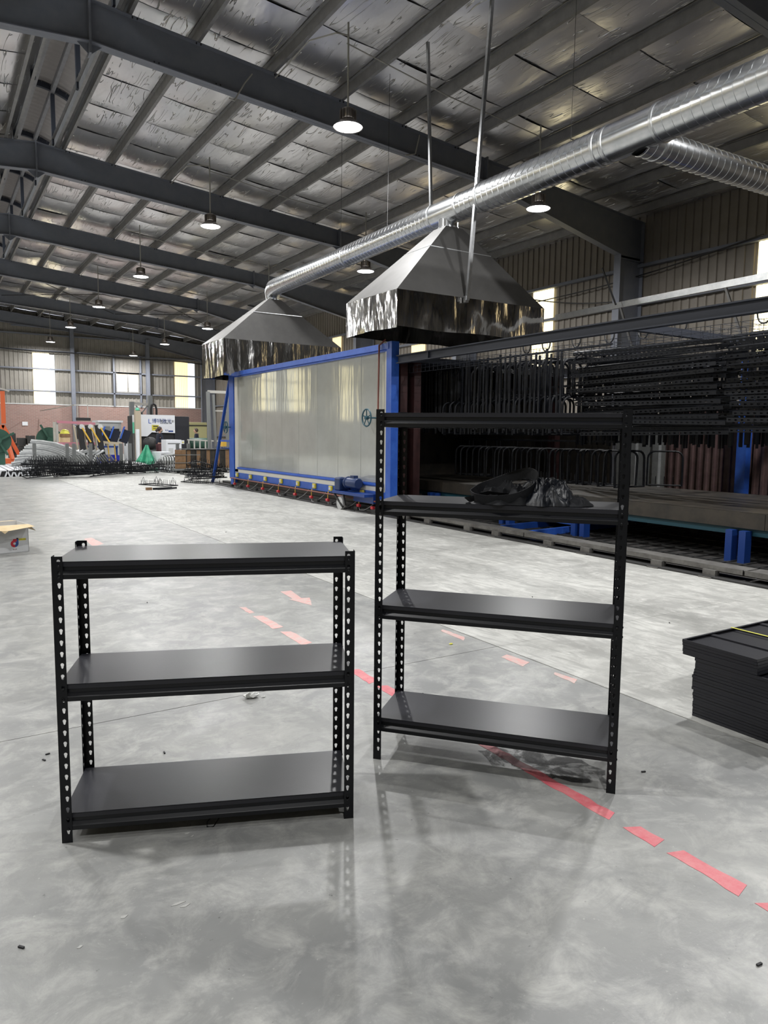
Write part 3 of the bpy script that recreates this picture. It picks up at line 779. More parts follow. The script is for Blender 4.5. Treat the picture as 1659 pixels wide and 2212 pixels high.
# ------------------------------------------------------------------ cardboard box at the left edge
def carton():
    a = math.atan2(9.169-9.112, .921-.617)
    t = thing('cardboard_box', 'open white cardboard box with tan flaps at the left edge', 'box', (.921,9.169,0), a)
    Wd, Dp, H_ = .55, .42, .32
    MB().box(-Wd,0,0,.006,0,H_).box(-Wd,0,Dp-.006,Dp,0,H_).box(-.006,0,0,Dp,0,H_).box(-Wd,-Wd+.006,0,Dp,0,H_).box(-Wd,0,0,Dp,0,.006).obj('box_body', M['cardw'], t)
    MB().add([(-Wd,0,H_),(0,0,H_),(.03,-.145,H_-.015),(-.25,-.155,H_-.045),(-.29,-.16,H_-.075),(-.33,-.155,H_-.04),(-Wd,-.15,H_-.03)], [(0,1,2,3,4,5,6)]).obj('front_flap', M['card'], t)
    MB().add([(-Wd,Dp,H_),(0,Dp,H_),(-.02,Dp+.14,H_-.01),(-Wd,Dp+.14,H_-.02)], [(0,1,2,3)]).obj('back_flap', M['card'], t)
    MB().add([(0,0,H_),(0,Dp,H_),(.08,Dp,H_-.09),(.085,.0,H_-.085)], [(0,1,2,3)]).obj('side_flap', M['card'], t)
    MB().box(-Wd+.03,-.03,.03,Dp-.03,.05,.17).obj('contents', M['card'], t, label='brown stuff inside the box')
    # printing: ring mark in red and blue with its stem, yellow strip with letters, small dark lines
    def ring(a0, a1, m):
        vs = []; n = 14
        for i in range(n+1):
            q = a0+(a1-a0)*i/n
            for r in (.014, .042): vs.append((-.152+r*math.cos(q), -.0012, .105+r*math.sin(q)))
        MB().add(vs, [(2*i,2*i+1,2*i+3,2*i+2) for i in range(n)]).obj('printed_mark', m, t)
    ring(.35*PI, 1.55*PI, M['logored']); ring(-.45*PI, .35*PI, M['logoblue'])
    MB().box(-.168,-.126,-.0014,-.001,.128,.158).obj('printed_mark', M['logored'], t)
    MB().box(-.128,-.110,-.0015,-.0012,.105,.166).obj('printed_mark', M['logoblue'], t)
    MB().box(-.132,-.110,-.0016,-.0013,.155,.168).obj('printed_mark', M['ink'], t)
    MB().box(-.106,-.032,-.0014,-.001,.136,.160).obj('printed_strip', M['sticker'], t)
    def txt(s, size, loc, rot, m):
        c = bpy.data.curves.new('printed_text', 'FONT'); c.body = s; c.size = size; c.align_x = 'CENTER'; c.align_y = 'CENTER'; c.extrude = .0002
        c.materials.append(m); o = bpy.data.objects.new('printed_text', c); COL.objects.link(o); return to_mesh(o, t, loc, rot)
    txt('PROTUCEN', .0165, (-.069,-.0018,.148), (PI/2, PI, 0), M['ink'])
    txt('~~~~~~~~~', .016, (-.215,-.0014,.155), (PI/2, 0, 0), M['ink'])
    for dx in (-.02,0,.02): txt('IIIIII', .011, (-.152+dx*.8,-.0014,.040), (PI/2, PI/2, 0), M['logored'] if dx == 0 else M['ink'])
    return t
carton()

# ------------------------------------------------------------------ curing oven with its blue facade
OX, OY0, OY1 = 6.69, 10.45, 18.2
ov = thing('curing_oven', 'long curing oven with pale panel side framed in blue', 'oven', (OX+1.4,(OY0+OY1)/2,0), world=True)
npn = 8
for i in range(npn):
    a = 10.62+(17.66-10.62)*i/npn; b = 10.62+(17.66-10.62)*(i+1)/npn
    MB().box(OX+.03, OX+.10, a+.004, b-.004, .53, 2.82).obj('side_panel', M['ovenpanel'], ov, bevel=.004)
MB().box(OX-.01, OX+.06, 17.66, 17.86, .40, 2.86).obj('panel_border', M['ovenborder'], ov)
MB().box(OX-.01, OX+.06, 10.52, 10.62, .40, 2.82).obj('panel_border', M['ovenborder'], ov)
MB().box(OX-.01, OX+.04, 10.6, 17.86, .385, .47).obj('panel_border', M['ovenborder'], ov)
MB().box(OX-.03, OX+.05, 10.62, 17.66, .475, .525).box(OX-.045, OX+.05, 10.62, 17.66, .49, .51).obj('blue_ledge', M['blue'], ov)
MB().box(OX-.06, OX+.10, 10.45, 17.9, 2.83, 2.93).box(OX-.02, OX+.10, 10.45, 17.9, 2.80, 2.83).obj('top_beam', M['blue'], ov)
MB().box(OX-.05, OX+.10, 10.36, 10.52, .0, 2.95).obj('corner_post', M['blue'], ov)
MB().box(OX-.03, OX+.12, 17.9, 18.22, .22, 2.88).box(OX-.01, OX+.10, 18.0, 18.2, 0, .22).obj('corner_post', M['blue'], ov)
MB().box(OX-.01, OX+.10, 10.52, 17.95, .24, .385).obj('bottom_beam', M['blue'], ov)
for bx_ in ((OX+.10,OX+.16,.0,2.72),(10.6,10.66,0,2.72)): MB().box(bx_[0],bx_[1],10.55,18.1,bx_[2],bx_[3]).obj('oven_wall', M['rust'], ov)
MB().box(OX+.10,10.66,10.55,18.1,2.66,2.72).obj('oven_roof', M['mon_dark'], ov)
MB().box(OX+.16,10.6,13.6,13.7,.0,2.66).obj('oven_wall', M['rust'], ov)
for x in (OX+.14, OX+.42, 10.5): MB().box(x, x+.14, 10.36, 10.55, 0, 2.72).obj('mouth_post', M['maroon'], ov)
for i, x in enumerate((7.0, 8.2, 9.4)):
    for yy in (11.5, 14.2, 17.2): MB().box(x-.05, x+.05, yy-.05, yy+.05, 0, .35).obj('support_leg', M['bluedark'], ov)
# burner boxes, gas line with valves and hoses
ybx = [17.67,16.76,15.83,14.93,14.05,13.27,12.55,11.93,11.33]
pipe = MB(); pipe.tube([(OX-.10, 18.0, .235), (OX-.10, 10.9, .215), (OX-.10,10.5,.215)], .014, 8); pipe.obj('gas_pipe', M['copper'], ov, smooth=True)
for i, yb in enumerate(ybx):
    bx = MB().box(OX-.06, OX-.01, yb-.055, yb+.055, .275, .375).obj('burner_box', M['yellow'], ov, bevel=.008)
    MB().box(OX-.066, OX-.06, yb-.035, yb+.035, .30, .35).obj('box_lid', M['whitedull'], bx)
    MB().tube([(OX-.09,yb,.27),(OX-.10,yb,.19),(OX-.10,yb,.13)], .008, 6).obj('drop_pipe', M['yellowbar'], ov)
    MB().cbox((OX-.105,yb,.10), (.05,.075,.05)).lathe([(.03,-.04),(.03,.04)], (OX-.105,yb,.10), 'y', 8, True).obj('gas_valve', M['red'], ov)
    hp = [(OX-.10,yb,.08),(OX-.12,yb-.06,.02),(OX-.11,yb-.2,.03),(OX-.08,yb-.33,.09),(OX-.03,yb-.42,.17),(OX,yb-.45,.24)]
    MB().tube(hp, .006, 5).obj('gas_hose', M['hose'], ov, smooth=True)
for yb in (10.85,):
    MB().cbox((OX-.10,yb,.10), (.05,.07,.05)).obj('gas_valve', M['red'], ov)
# standing gas riser in front of the facade
MB().tube([(OX-.10,10.72,.2),(OX-.10,10.68,2.9),(OX-.02,10.6,3.0)], .016, 8).obj('riser_pipe', M['copper'], ov, smooth=True)
# blower motor with its belt pulley
my = 11.55
mt_ = MB().lathe([(.001,-.19),(.085,-.19),(.10,-.17),(.10,.17),(.115,.175),(.115,.20),(.09,.21),(.001,.21)], (OX-.16, my-.12, .50), 'y', 20).lathe([(.05,.21),(.06,.42),(.09,.43),(.09,.52),(.001,.53)], (OX-.16, my-.12, .50), 'y', 16)
mo = mt_.obj('drive_motor', M['motor'], ov, smooth=True)
MB().cbox((OX-.16,my-.14,.61), (.09,.13,.06)).obj('terminal_box', M['motor'], mo)
MB().cbox((OX-.16,my+.32,.46), (.22,.20,.24)).obj('gear_box', M['motor'], mo, bevel=.02)
MB().box(OX-.30, OX-.02, my-.75, my+.45, .29, .34).box(OX-.12,OX-.02, my-.75, my-.05, .17,.29).obj('motor_base', M['bluedark'], ov)
pl = MB().lathe([(.001,-.04),(.03,-.04),(.03,-.025),(.105,-.02),(.12,-.035),(.12,.035),(.105,.02),(.03,.02),(.03,.04),(.001,.04)], (OX-.24, my+.2, .115), 'x', 28).obj('belt_pulley', M['whitedull'], ov, smooth=True)
for dz in (-1, 1): MB().bar((OX-.27, my+.42, .28), (OX-.27, my+.2-.12, .05), .03).bar((OX-.27, my+.06, .28), (OX-.27, my-.02, .09), .03).obj('pulley_bracket', M['raildark'], ov) if dz > 0 else None
# hand wheels
def handwheel(c, label_unused=None):
    x, y_, z = c; r = .15
    h = MB().tube([(x, y_+r*math.cos(2*PI*k/24), z+r*math.sin(2*PI*k/24)) for k in range(24)], .014, 6, True).obj('hand_wheel', M['teal'], ov, smooth=True)
    mb = MB()
    for k in range(5): mb.tube([(x,y_,z),(x,y_+r*math.cos(2*PI*k/5+.3), z+r*math.sin(2*PI*k/5+.3))], .010, 5)
    mb.lathe([(.001,-.03),(.035,-.03),(.035,.03),(.001,.03)], (x,y_,z), 'x', 10).obj('wheel_spokes', M['teal'], h)
    MB().tube([(x,y_,z),(x+.2,y_,z)], .015, 6).obj('wheel_shaft', M['teal'], h)
handwheel((OX-.16, 18.12, 1.54)); handwheel((OX-.16, 10.98, 1.68))
# blue raking brace beside the oven
bb = thing('raking_brace', 'blue slanting steel brace leaning at the far end of the oven', 'brace', (6.75,19.1,0), world=True)
MB().bar((6.75,19.85,.0),(6.72,18.32,2.75), .07, .05).obj('brace_bar', M['blue'], bb)
MB().bar((6.74,19.05,1.18),(6.72,18.25,1.18), .06, .05).obj('cross_bar', M['blue'], bb)

# ------------------------------------------------------------------ fume hoods
def hood(label, x0, x1, y0, y1, z0, z1, ax, ay, az, seam):
    t = thing('fume_hood', label, 'fume hood', ((x0+x1)/2,(y0+y1)/2,z0), world=True)
    a = .17
    b = [(x0,y0,z1),(x1,y0,z1),(x1,y1,z1),(x0,y1,z1)]; c = [(ax-a,ay-a,az),(ax+a,ay-a,az),(ax+a,ay+a,az),(ax-a,ay+a,az)]
    nm = ['front_slope','right_slope','back_slope','left_slope']
    for i in range(4):
        j = (i+1) % 4
        L = lambda p, q, t_: tuple(p[k]+(q[k]-p[k])*t_ for k in range(3))
        f = .66
        m0, m1 = L(b[i],c[i],f), L(b[j],c[j],f)
        MB().add([b[i],b[j],m1,m0],[(0,1,2,3)]).obj('slope_sheet', M['hoodsheet'], t)
        MB().add([m0,m1,c[j],c[i]],[(0,1,2,3)]).obj('slope_sheet', M['hoodsheet'], t)
        MB().bar(m0, m1, .012, .012).obj('seam', M['galvbar'], t)
    # rippled stainless skirt, one sheet per side
    rr = random.Random(int(x0*100+y0))
    for i in range(4):
        j = (i+1) % 4; p, q = Vector(b[i]), Vector(b[j]); d = q-p; nrm = Vector((d.y,-d.x,0)).normalized(); N, K = 44, 8
        L_ = d.length; vs = []
        ph = [rr.uniform(0,6) for _ in range(6)]
        for u in range(N+1):
            for v in range(K+1):
                s_ = u/N; h = v/K; e = math.sin(PI*s_)**.4
                off = e*(.012*math.sin(L_*5.5*s_+ph[0]+1.3*math.sin(3*h+ph[1]))*(.35+.65*h) + .006*math.sin(L_*13*s_+ph[2]+2*h) + .004*math.sin(L_*23*s_+ph[3]-3*h))
                P_ = p+d*s_+nrm*off; vs.append((P_.x,P_.y,z1-(z1-z0)*h + (.012*math.sin(L_*4*s_+ph[4]) if v == K else 0)))
        fs = [(a_*(K+1)+b_, a_*(K+1)+b_+1, (a_+1)*(K+1)+b_+1, (a_+1)*(K+1)+b_) for a_ in range(N) for b_ in range(K)]
        MB().add(vs, fs).obj('skirt_sheet', M['stain'], t, smooth=True)
    MB().lathe([(.165,az-.02),(.165,az+.22)], (ax,ay,0), 'z', 24).obj('neck', M['galv'], t, smooth=True)
    mb = MB()
    for k in range(20): mb.cbox((ax+.16*math.cos(k*PI/10), ay+.16*math.sin(k*PI/10), az+.012), (.025,.025,.02), k*PI/10)
    mb.obj('neck_collar', M['galvbar'], t, kind='stuff')
    return t
hood('grey pyramid fume hood with shiny skirt at the near oven mouth', 6.0, 9.0, 9.23, 10.78, 3.0, 3.55, 7.5, 10.0, 4.80, 0)
hood('grey pyramid fume hood with shiny skirt at the far oven end', 6.22, 9.5, 17.35, 18.98, 2.80, 3.70, 7.8, 18.0, 4.86, 0)

# ------------------------------------------------------------------ spiral duct
def spiral(name, p, q, r, label=None, parent=None, pitch=.125, turns_seg=20):
    p, q = Vector(p), Vector(q); d = (q-p); L_ = d.length; d.normalize()
    u = Vector((0,0,1)); x = d.cross(u).normalized(); y_ = d.cross(x)
    N = 24; prof = []; s = 0
    while s < L_:
        for ds, e in ((0,0),(.056,0),(.0575,.005),(.0635,.005),(.0655,0)):
            if s+ds*pitch/.125 < L_: prof.append((s+ds*pitch/.125, e))
        s += pitch
    prof.append((L_, 0)); vs = []
    for (h, e) in prof:
        for k in range(N):
            a = 2*PI*k/N; hh = min(L_, max(0, h + pitch*(k/N-.5)*.6)) if 0 < h < L_ else h
            vs.append(p+d*hh+(x*math.cos(a)+y_*math.sin(a))*(r+e))
    fs = [(i*N+k, i*N+(k+1)%N, (i+1)*N+(k+1)%N, (i+1)*N+k) for i in range(len(prof)-1) for k in range(N)]
    o = MB().add(vs, fs).obj(name, M['galv'], parent, smooth=True); o.data.set_sharp_from_angle(angle=.45); return o
def collar(p, d, r, w, parent):
    p = Vector(p); d = Vector(d).normalized()
    MB().tube([p-d*w/2, p-d*w*.4, p+d*w*.4, p+d*w/2], [r+.001, r+.011, r+.011, r+.001], 28, caps=False).obj('collar', M['galvbar'], parent, smooth=True)
du = thing('exhaust_duct', 'long shiny galvanised spiral duct running under the roof', 'duct', (7.5,8,5.1), world=True)
Z_ = 5.08
spiral('duct_section', (7.72,17.55,Z_+.05), (7.6,13.6,Z_+.02), .205, parent=du)
spiral('duct_section', (7.6,13.6,Z_+.02), (7.5,10.35,Z_), .205, parent=du)
MB().lathe([(.205,9.62),(.205,10.35)], (7.5,0,Z_), 'y', 28).obj('tee_section', M['galv'], du, smooth=True)
spiral('duct_section', (7.5,9.62,Z_), (7.5,9.1,Z_), .205, parent=du)
spiral('duct_section', (7.5,9.05,Z_), (7.5,6.6,Z_), .225, parent=du)
MB().lathe([(.225,5.85),(.225,6.6)], (7.5,0,Z_), 'y', 28).obj('branch_section', M['galv'], du, smooth=True)
spiral('duct_section', (7.5,5.85,Z_), (7.5,0.5,Z_), .225, parent=du)
for y_, r in ((13.6,.205),(10.35,.205),(9.62,.205),(9.07,.225),(6.75,.225),(6.6,.225),(5.85,.225)): collar((7.5+ (.1 if y_ > 12 else 0),y_,Z_),(0,1,0),r,.05,du)
MB().tube([(7.72,17.5,Z_+.05),(7.74,17.75,Z_+.05),(7.77,17.93,Z_-.01),(7.8,17.99,Z_-.10),(7.8,18.0,Z_-.2)], [.205,.205,.20,.19,.17], 24).obj('elbow', M['galv'], du, smooth=True)
spiral('branch_duct', (7.5,6.16,4.98), (11.4,6.0,4.95), .175, parent=du)
spiral('branch_duct', (11.4,6.0,4.95), (16.6,6.0,4.95), .175, parent=du)
collar((7.8,6.15,4.98),(1,0,0),.175,.05,du)
# straps and thin hanger wires of the duct
for y_ in (13.9, 11.9, 7.3, 4.4):
    MB().tube([(7.5+(.1 if y_>12 else 0)+.02*k, y_, Z_+.2+ (zt(7.5)-Z_-.2)*k) for k in (0,1)], .004, 4).obj('hanger_wire', M['cable'], du)
# the two long square hanger tubes of the near hood
h1 = MB().bar((7.62,10.62,4.5),(7.5,10.67,zt(7.5)+.02), .045, .045).obj('hanger_tube', M['galvbar'])
tag(h1, 'long square steel hanger tube passing behind the spiral duct', 'hanger tube', 'hanger tubes of the near hood')
h2 = MB().bar((7.27,9.16,3.50),(7.55,9.06,zt(7.55)+.02), .05, .05).cbox((7.27,9.19,3.52),(.06,.06,.1)).obj('hanger_tube', M['galvbar'])
tag(h2, 'long square steel hanger tube in front of the near hood', 'hanger tube', 'hanger tubes of the near hood')

# ------------------------------------------------------------------ floor rail of the line, bench, conveyor
rl_ = thing('floor_rail', 'long worn steel rail channel along the edge of the line pit', 'rail', (6.69,10,0), world=True)
for a, b in ((2.0,3.95),(3.95,7.0),(7.0,10.3)):
    MB().box(6.80, 6.86, a+.01, b-.01, 0.02, .11).box(6.60,6.80, a+.01, b-.01, .085, .11).bar((6.60,a+.01,.095),(6.60,b-.01,.095),.02,.05).obj('rail_length', M['rail'], rl_)
MB().box(6.70, 6.86, 10.3, 18.9, 0.0, .11).box(6.60,6.70, 10.3, 18.9, .0, .05).obj('rail_length', M['raildark'], rl_)
MB().box(6.50, 6.62, 2.0, 18.9, 0, .018).obj('base_strip', M['raildark'], rl_)
yy = 2.6; k = 0
while yy < 18.5:
    MB().box(6.55,6.62,yy,yy+.14,0,.075).box(6.48,6.62,yy,yy+.14,0,.012).obj('rail_clip', M['rail' if yy < 10.3 else 'raildark'], rl_); k += 1
    yy += .62 if k % 2 else 1.0
bn = thing('line_bench', 'long grimy steel bench of the coating line with brown top', 'bench', (9,7,0), world=True)
for a, b in ((.5,4.4),(4.4,8.3),(8.3,12.3)):
    MB().box(7.7, 10.35, a, b-.006, .535, .56).obj('bench_top', M['rust'], bn)
    MB().box(7.68, 7.72, a, b-.006, .385, .56).obj('bench_fascia', M['rust'], bn)
MB().box(7.74, 7.86, .5, 12.3, .30, .385).obj('bench_beam', M['teal'], bn)
MB().box(10.2, 10.3, .5, 12.3, .30, .53).obj('bench_beam', M['teal'], bn)
for yy in (2.2,4.6,6.93,8.45,10.4,12.0):
    for dy in (0, .16): MB().box(7.6, 7.72, yy+dy-.04, yy+dy+.04, 0, .36).obj('bench_leg', M['bluedark'], bn)
    MB().box(10.2, 10.3, yy-.04, yy+.12, 0, .36).obj('bench_leg', M['bluedark'], bn)
sk = thing('roller_frame', 'low blue roller frame lying in the pit under the bench', 'roller frame', (8.4,7.3,0), world=True)
MB().bar((6.95,7.25,.05),(8.9,7.45,.05), .06, .09).obj('frame_rail', M['blue'], sk)
MB().bar((7.0,7.9,.05),(9.0,8.1,.05), .06, .09).obj('frame_rail', M['bluedark'], sk)
for k in range(9):
    x = 7.9+k*.17; MB().bar((x,7.2,.13),(x+.03,8.1,.13), .05,.05).obj('roller', M['blue'], sk)
for k in range(5):
    wz = MB().lathe([(.001,-.03),(.09,-.03),(.09,.03),(.001,.03)], (9.2+.05*k,7.2-.9*k,.12), 'x', 16).obj('pit_wheel', M['raildark'])
    tag(wz, 'small dark wheel block standing in the pit below the bench', 'wheel', 'wheel blocks in the pit')
# pit grating lines
gr = MB()
for k in range(60): gr.box(6.95, 12.5, .3+k*.2, .33+k*.2, .001, .012)
for k in range(12): gr.box(7.0+k*.48, 7.03+k*.48, .3, 12.2, .001, .014)
g_ = gr.obj('pit_grating', M['raildark']); g_['kind'] = 'stuff'; tag(g_, 'dark steel floor grating in the line pit', 'grating')
# conveyor beam above
cv = thing('conveyor_beam', 'long dark overhead steel beam of the hanging conveyor', 'beam', (6.8,6,2.6), world=True)
MB().box(6.735, 6.745, .5, 10.3, 2.585, 2.70).box(6.69, 6.79, .5, 10.3, 2.695, 2.71).box(6.69, 6.79, .5, 10.3, 2.575, 2.59).obj('beam_length', M['frame_dark'] if 'frame_dark' in M else M['mon_dark'], cv)
for yy in (.6, 9.4): MB().box(6.70,6.735, yy, yy+.02, 2.585, 2.70).obj('stiffener', M['mon_dark'], cv)
MB().box(10.9, 11.0, .5, 12.4, 2.585, 2.70).obj('beam_length', M['mon_dark'], cv)
for yy in (1.0, 5.6, 10.1): MB().box(6.74, 10.95, yy, yy+.08, 2.60, 2.69).obj('cross_beam', M['mon_dark'], cv)
for yy in (6.55, -.5): 
    MB().box(10.78,10.92,yy,yy+.16,0,2.6).obj('conveyor_post', M['blue'], cv)
MB().box(6.70,6.82,-.3,-.15,0,2.7).box(6.7,11,-.3,-.2,2.58,2.7).obj('conveyor_post', M['blue'], cv)
# wire guard net hung under the conveyor
nt_ = MB()
for k in range(58): nt_.tube([(7.0,.6+k*.2,2.56),(10.8,.6+k*.2,2.56)], .003, 3, caps=False)
for k in range(13): nt_.tube([(7.05+k*.3,.6,2.565),(7.05+k*.3,12.1,2.565)], .003, 3, caps=False)
for k in range(100): nt_.tube([(7.02,.6+k*.115,2.56),(7.02,.6+k*.115,2.44)], .003, 3, caps=False)
for z in (2.44,2.50): nt_.tube([(7.02,.6,z),(7.02,12.1,z)], .003, 3, caps=False)
o = nt_.obj('guard_net', M['mon_dark']); tag(o, 'wire guard net stretched below the conveyor beam', 'net', kind='stuff')
# metal strut with looped cables above the conveyor
st = thing('cable_strut', 'bright slanting metal strut with braces above the conveyor beam', 'strut', (9,6,3.4), world=True)
MB().bar((9.15,9.1,3.40),(9.15,3.4,3.47), .05, .09).obj('strut_bar', M['galvbar'], st)
for yy, dx in ((7.75,0),(6.0,0),(4.4,0)):
    MB().bar((9.15,yy,3.42),(9.15,yy-.28,2.72), .03,.03).obj('strut_brace', M['purlin'], st)
MB().bar((9.0,7.7,3.4),(9.0,8.0,4.0), .02,.02).obj('strut_brace', M['cable'], st)
MB().tube([(8.6,9.8,3.05),(8.6,7,3.0),(8.6,3.6,3.06)], .006, 4).obj('catenary_wire', M['galvbar'], st)
for k, yy in enumerate((9.2,8.75,8.1,7.45,6.85,6.25,5.1)):
    o = MB().tube([(8.6, yy+.09*math.cos(q*PI/8), 2.90+.13*math.sin(q*PI/8)) for q in range(16)], .012, 6, True).obj('cable_loop', M['cable'])
    tag(o, 'black cable loop hanging from the thin wire above the conveyor', 'cable', 'cable loops above the conveyor')
o = MB().tube([(8.6,5.1,2.95),(8.5,4.6,3.1),(8.5,4.0,3.12),(8.5,3.0,3.0)], .015, 6).obj('loose_cable', M['cable']); tag(o, 'black cable arching away above the conveyor at the right edge', 'cable')
for z0, z1, ya, yb in ((6.05,5.6,9.9,17.5),(5.1,5.75,13.3,17.6),(4.6,4.7,17,30)):
    pts = [(XW-.25, ya+(yb-ya)*k/8, z0+(z1-z0)*k/8-.12*math.sin(PI*k/8)) for k in range(9)]
    o = MB().tube(pts, .018, 5).obj('wall_cable', M['cable']); tag(o, 'black cable sagging along the right side wall', 'cable', 'cables on the right wall')
o = MB().tube([(XL+14+1.6*k, YF-.45, 6.28-.35*k/12-.10*abs(math.sin(k*.9))) for k in range(10)], .03, 5).obj('wall_cable', M['cable']); tag(o, 'black cable sagging across the far gable wall above the windows', 'cable')
# cladding and boards closing the back of the line
bk = thing('line_screen', 'ribbed maroon and grey sheet screen behind the coating bench', 'screen', (11.05,7,0), world=True)
for k in range(8):
    a = .6+.95*k; cladding(bk, 'Y', 11.05, a, a+.95, .0, 1.9, M['maroon_rib'] if 'maroon_rib' in M else M['maroon'], -1, 'screen_sheet', .14)
cladding(bk, 'Y', 11.05, 8.2, 9.3, 0, 1.7, M['greyplast'], -1, 'screen_sheet', .5)
MB().box(10.9,10.95,9.3,12.4,.0,1.55).obj('screen_board', M['rust'], bk)

# ------------------------------------------------------------------ goods hanging in the line: hoop frames, slat frames, perforated posts
HM = M['blackfar']
def hoop(label, wdt, ht, r=.013):
    t = thing('hanging_hoop_frame', label, 'metal frame', (0,0,0), 0, 'black hoop frames hanging in the coating line')
    c = .11; pts = [(-wdt/2,0,0),(-wdt/2,0,ht-c)] + [(-wdt/2+c-c*math.cos(a),0,ht-c+c*math.sin(a)) for a in (.4,.8,1.2,PI/2)] \
        + [(wdt/2-c+c*math.sin(a),0,ht-c+c*math.cos(a)) for a in (.0,.4,.8,1.2)] + [(wdt/2,0,ht-c),(wdt/2,0,0)]
    MB().tube(pts, r, 6).obj('hoop_tube', HM, t, smooth=True)
    MB().tube([(-wdt/2,0,.012),(wdt/2,0,.012)], r*.8, 5).obj('foot_bar', HM, t)
    for q in (-.25, 0, .25): MB().tube([(wdt*q,0,.012),(wdt*q,0,.15)], .006, 4).obj('pin', HM, t)
    MB().tube([(0,0,ht),(0,0,ht+.12)], .004, 3).obj('hook_wire', HM, t)
    return t
LH = {'low': 'black tube hoop frame in the lowest hanging row over the bench', 'mid': 'black tube hoop frame in the upper hanging rows beside the slat frames'}
h0 = hoop(LH['low'], .52, .55, .017)
first = [True]
def put(proto, loc, rot, label, flag):
    if flag[0]: flag[0] = False; proto.location = loc; proto.rotation_euler = rot; proto['label'] = label; return proto
    return copy_tree(proto, loc, rot, label)
rg = random.Random(9)
for k in range(26):
    put(h0, (8.95+rg.uniform(-.05,.05), 7.25+k*.153, .63), (rg.uniform(-.03,.03), rg.uniform(-.03,.03), -.35+rg.uniform(-.15,.15)), LH['low'], first)
for k in range(30):
    put(h0, (8.05+rg.uniform(-.04,.04), 7.5+k*.098, 1.42+rg.uniform(-.02,.02)), (rg.uniform(-.03,.03), 0, -.3+rg.uniform(-.15,.15)), LH['mid'], first)
    put(h0, (8.25+rg.uniform(-.04,.04), 7.45+k*.10, 2.0+rg.uniform(-.03,.03)), (rg.uniform(-.03,.03), 0, -.3+rg.uniform(-.15,.15)), LH['mid'], first)
put(h0, (9.9, 7.35, .62), (0,0,-.9), 'black tube hoop frame standing alone at the right end of the low row', first)
# rails carrying them
for x, z in ((8.95,1.30),(8.1,2.12),(8.25,2.68)):
    o = MB().box(x-.02, x+.02, 7.1, 11.3, z, z+.03).obj('hanging_rail', HM); tag(o, 'black carrier rail holding a row of hoop frames', 'rail', 'carrier rails')
def slat(label):
    t = thing('square_bar', label, 'metal bar', (0,0,0), 0, 'upright black bars hanging near the oven mouth')
    MB().box(-.014,.014,-.014,.014,0,1.15).obj('square_tube', HM, t)
    MB().tube([(0,0,1.15),(0,0,1.25)], .004, 3).obj('hook_wire', HM, t)
    return t
s0 = slat(''); fl = [True]
for k in range(27):
    put(s0, (8.0+rg.uniform(-.02,.02), 9.95+.075*k, 1.42+rg.uniform(-.03,.06)), (rg.uniform(-.012,.012), rg.uniform(-.02,.02), rg.uniform(0,1)), 'upright black square bar hanging near the oven mouth', fl)
for k in range(22):
    put(s0, (7.75+rg.uniform(-.02,.02), 7.55+.11*k, 1.46+rg.uniform(-.03,.06)), (rg.uniform(-.012,.012), rg.uniform(-.02,.02), rg.uniform(0,1)), 'upright black square bar hanging in front of the hoop frames', fl)
# perforated angle posts: one shared mesh, laid along the line in bundles
def post_mesh():
    mb = MB()
    holed_flange(mb, 2.3, lambda u,n,z: (n, z, -u), .026, .05, .0767, scale=1.9)
    mb.box(0, .05, 0, 2.3, -.0015, 0)
    return mb
ps = thing('hanging_angle_post', '', 'shelf post', (0,0,0), 0, 'perforated black posts hanging level in the coating line')
post_mesh().obj('angle_profile', HM, ps)
MB().tube([(.02,.25,0),(.02,.25,.10)], .003, 3).obj('hook_wire', HM, ps); MB().tube([(.02,2.0,0),(.02,2.0,.10)], .003, 3).obj('hook_wire', HM, ps)
fl = [True]
for b, (ya, nm) in enumerate(((5.26,'in the long left bundle'),(2.85,'in the right bundle at the picture edge'))):
    for r in range(13):
        z = 2.57-.090*r
        for d in range(4):
            put(ps, (7.95+.2*d+rg.uniform(-.04,.04), ya+rg.uniform(-.05,.05)+(.0 if r < 5 else -.02*(r-5)), z+rg.uniform(-.015,.015)+.03*d), (rg.uniform(-.02,.02), rg.uniform(-.35,.1), rg.uniform(-.025,.025)),
                'perforated black post hanging level '+nm, fl)
def vpost(label):
    t = thing('hanging_upright_post', label, 'shelf post', (0,0,0), 0, 'dark posts hanging upright behind the level bundles')
    MB().box(-.02,.02,-.002,.002,0,1.2).box(-.02,-.016,0,.04,0,1.2).obj('angle_profile', HM, t)
    return t
v0 = vpost(''); fl = [True]
for r, x in enumerate((8.75, 9.0, 9.3)):
    for k in range(46):
        put(v0, (x+rg.uniform(-.03,.03), 3.0+k*.115+rg.uniform(-.02,.02), 1.27+rg.uniform(-.03,.05)), (rg.uniform(-.02,.02), rg.uniform(-.02,.02), rg.uniform(0,3)), 'dark post hanging upright behind the level bundles', fl)

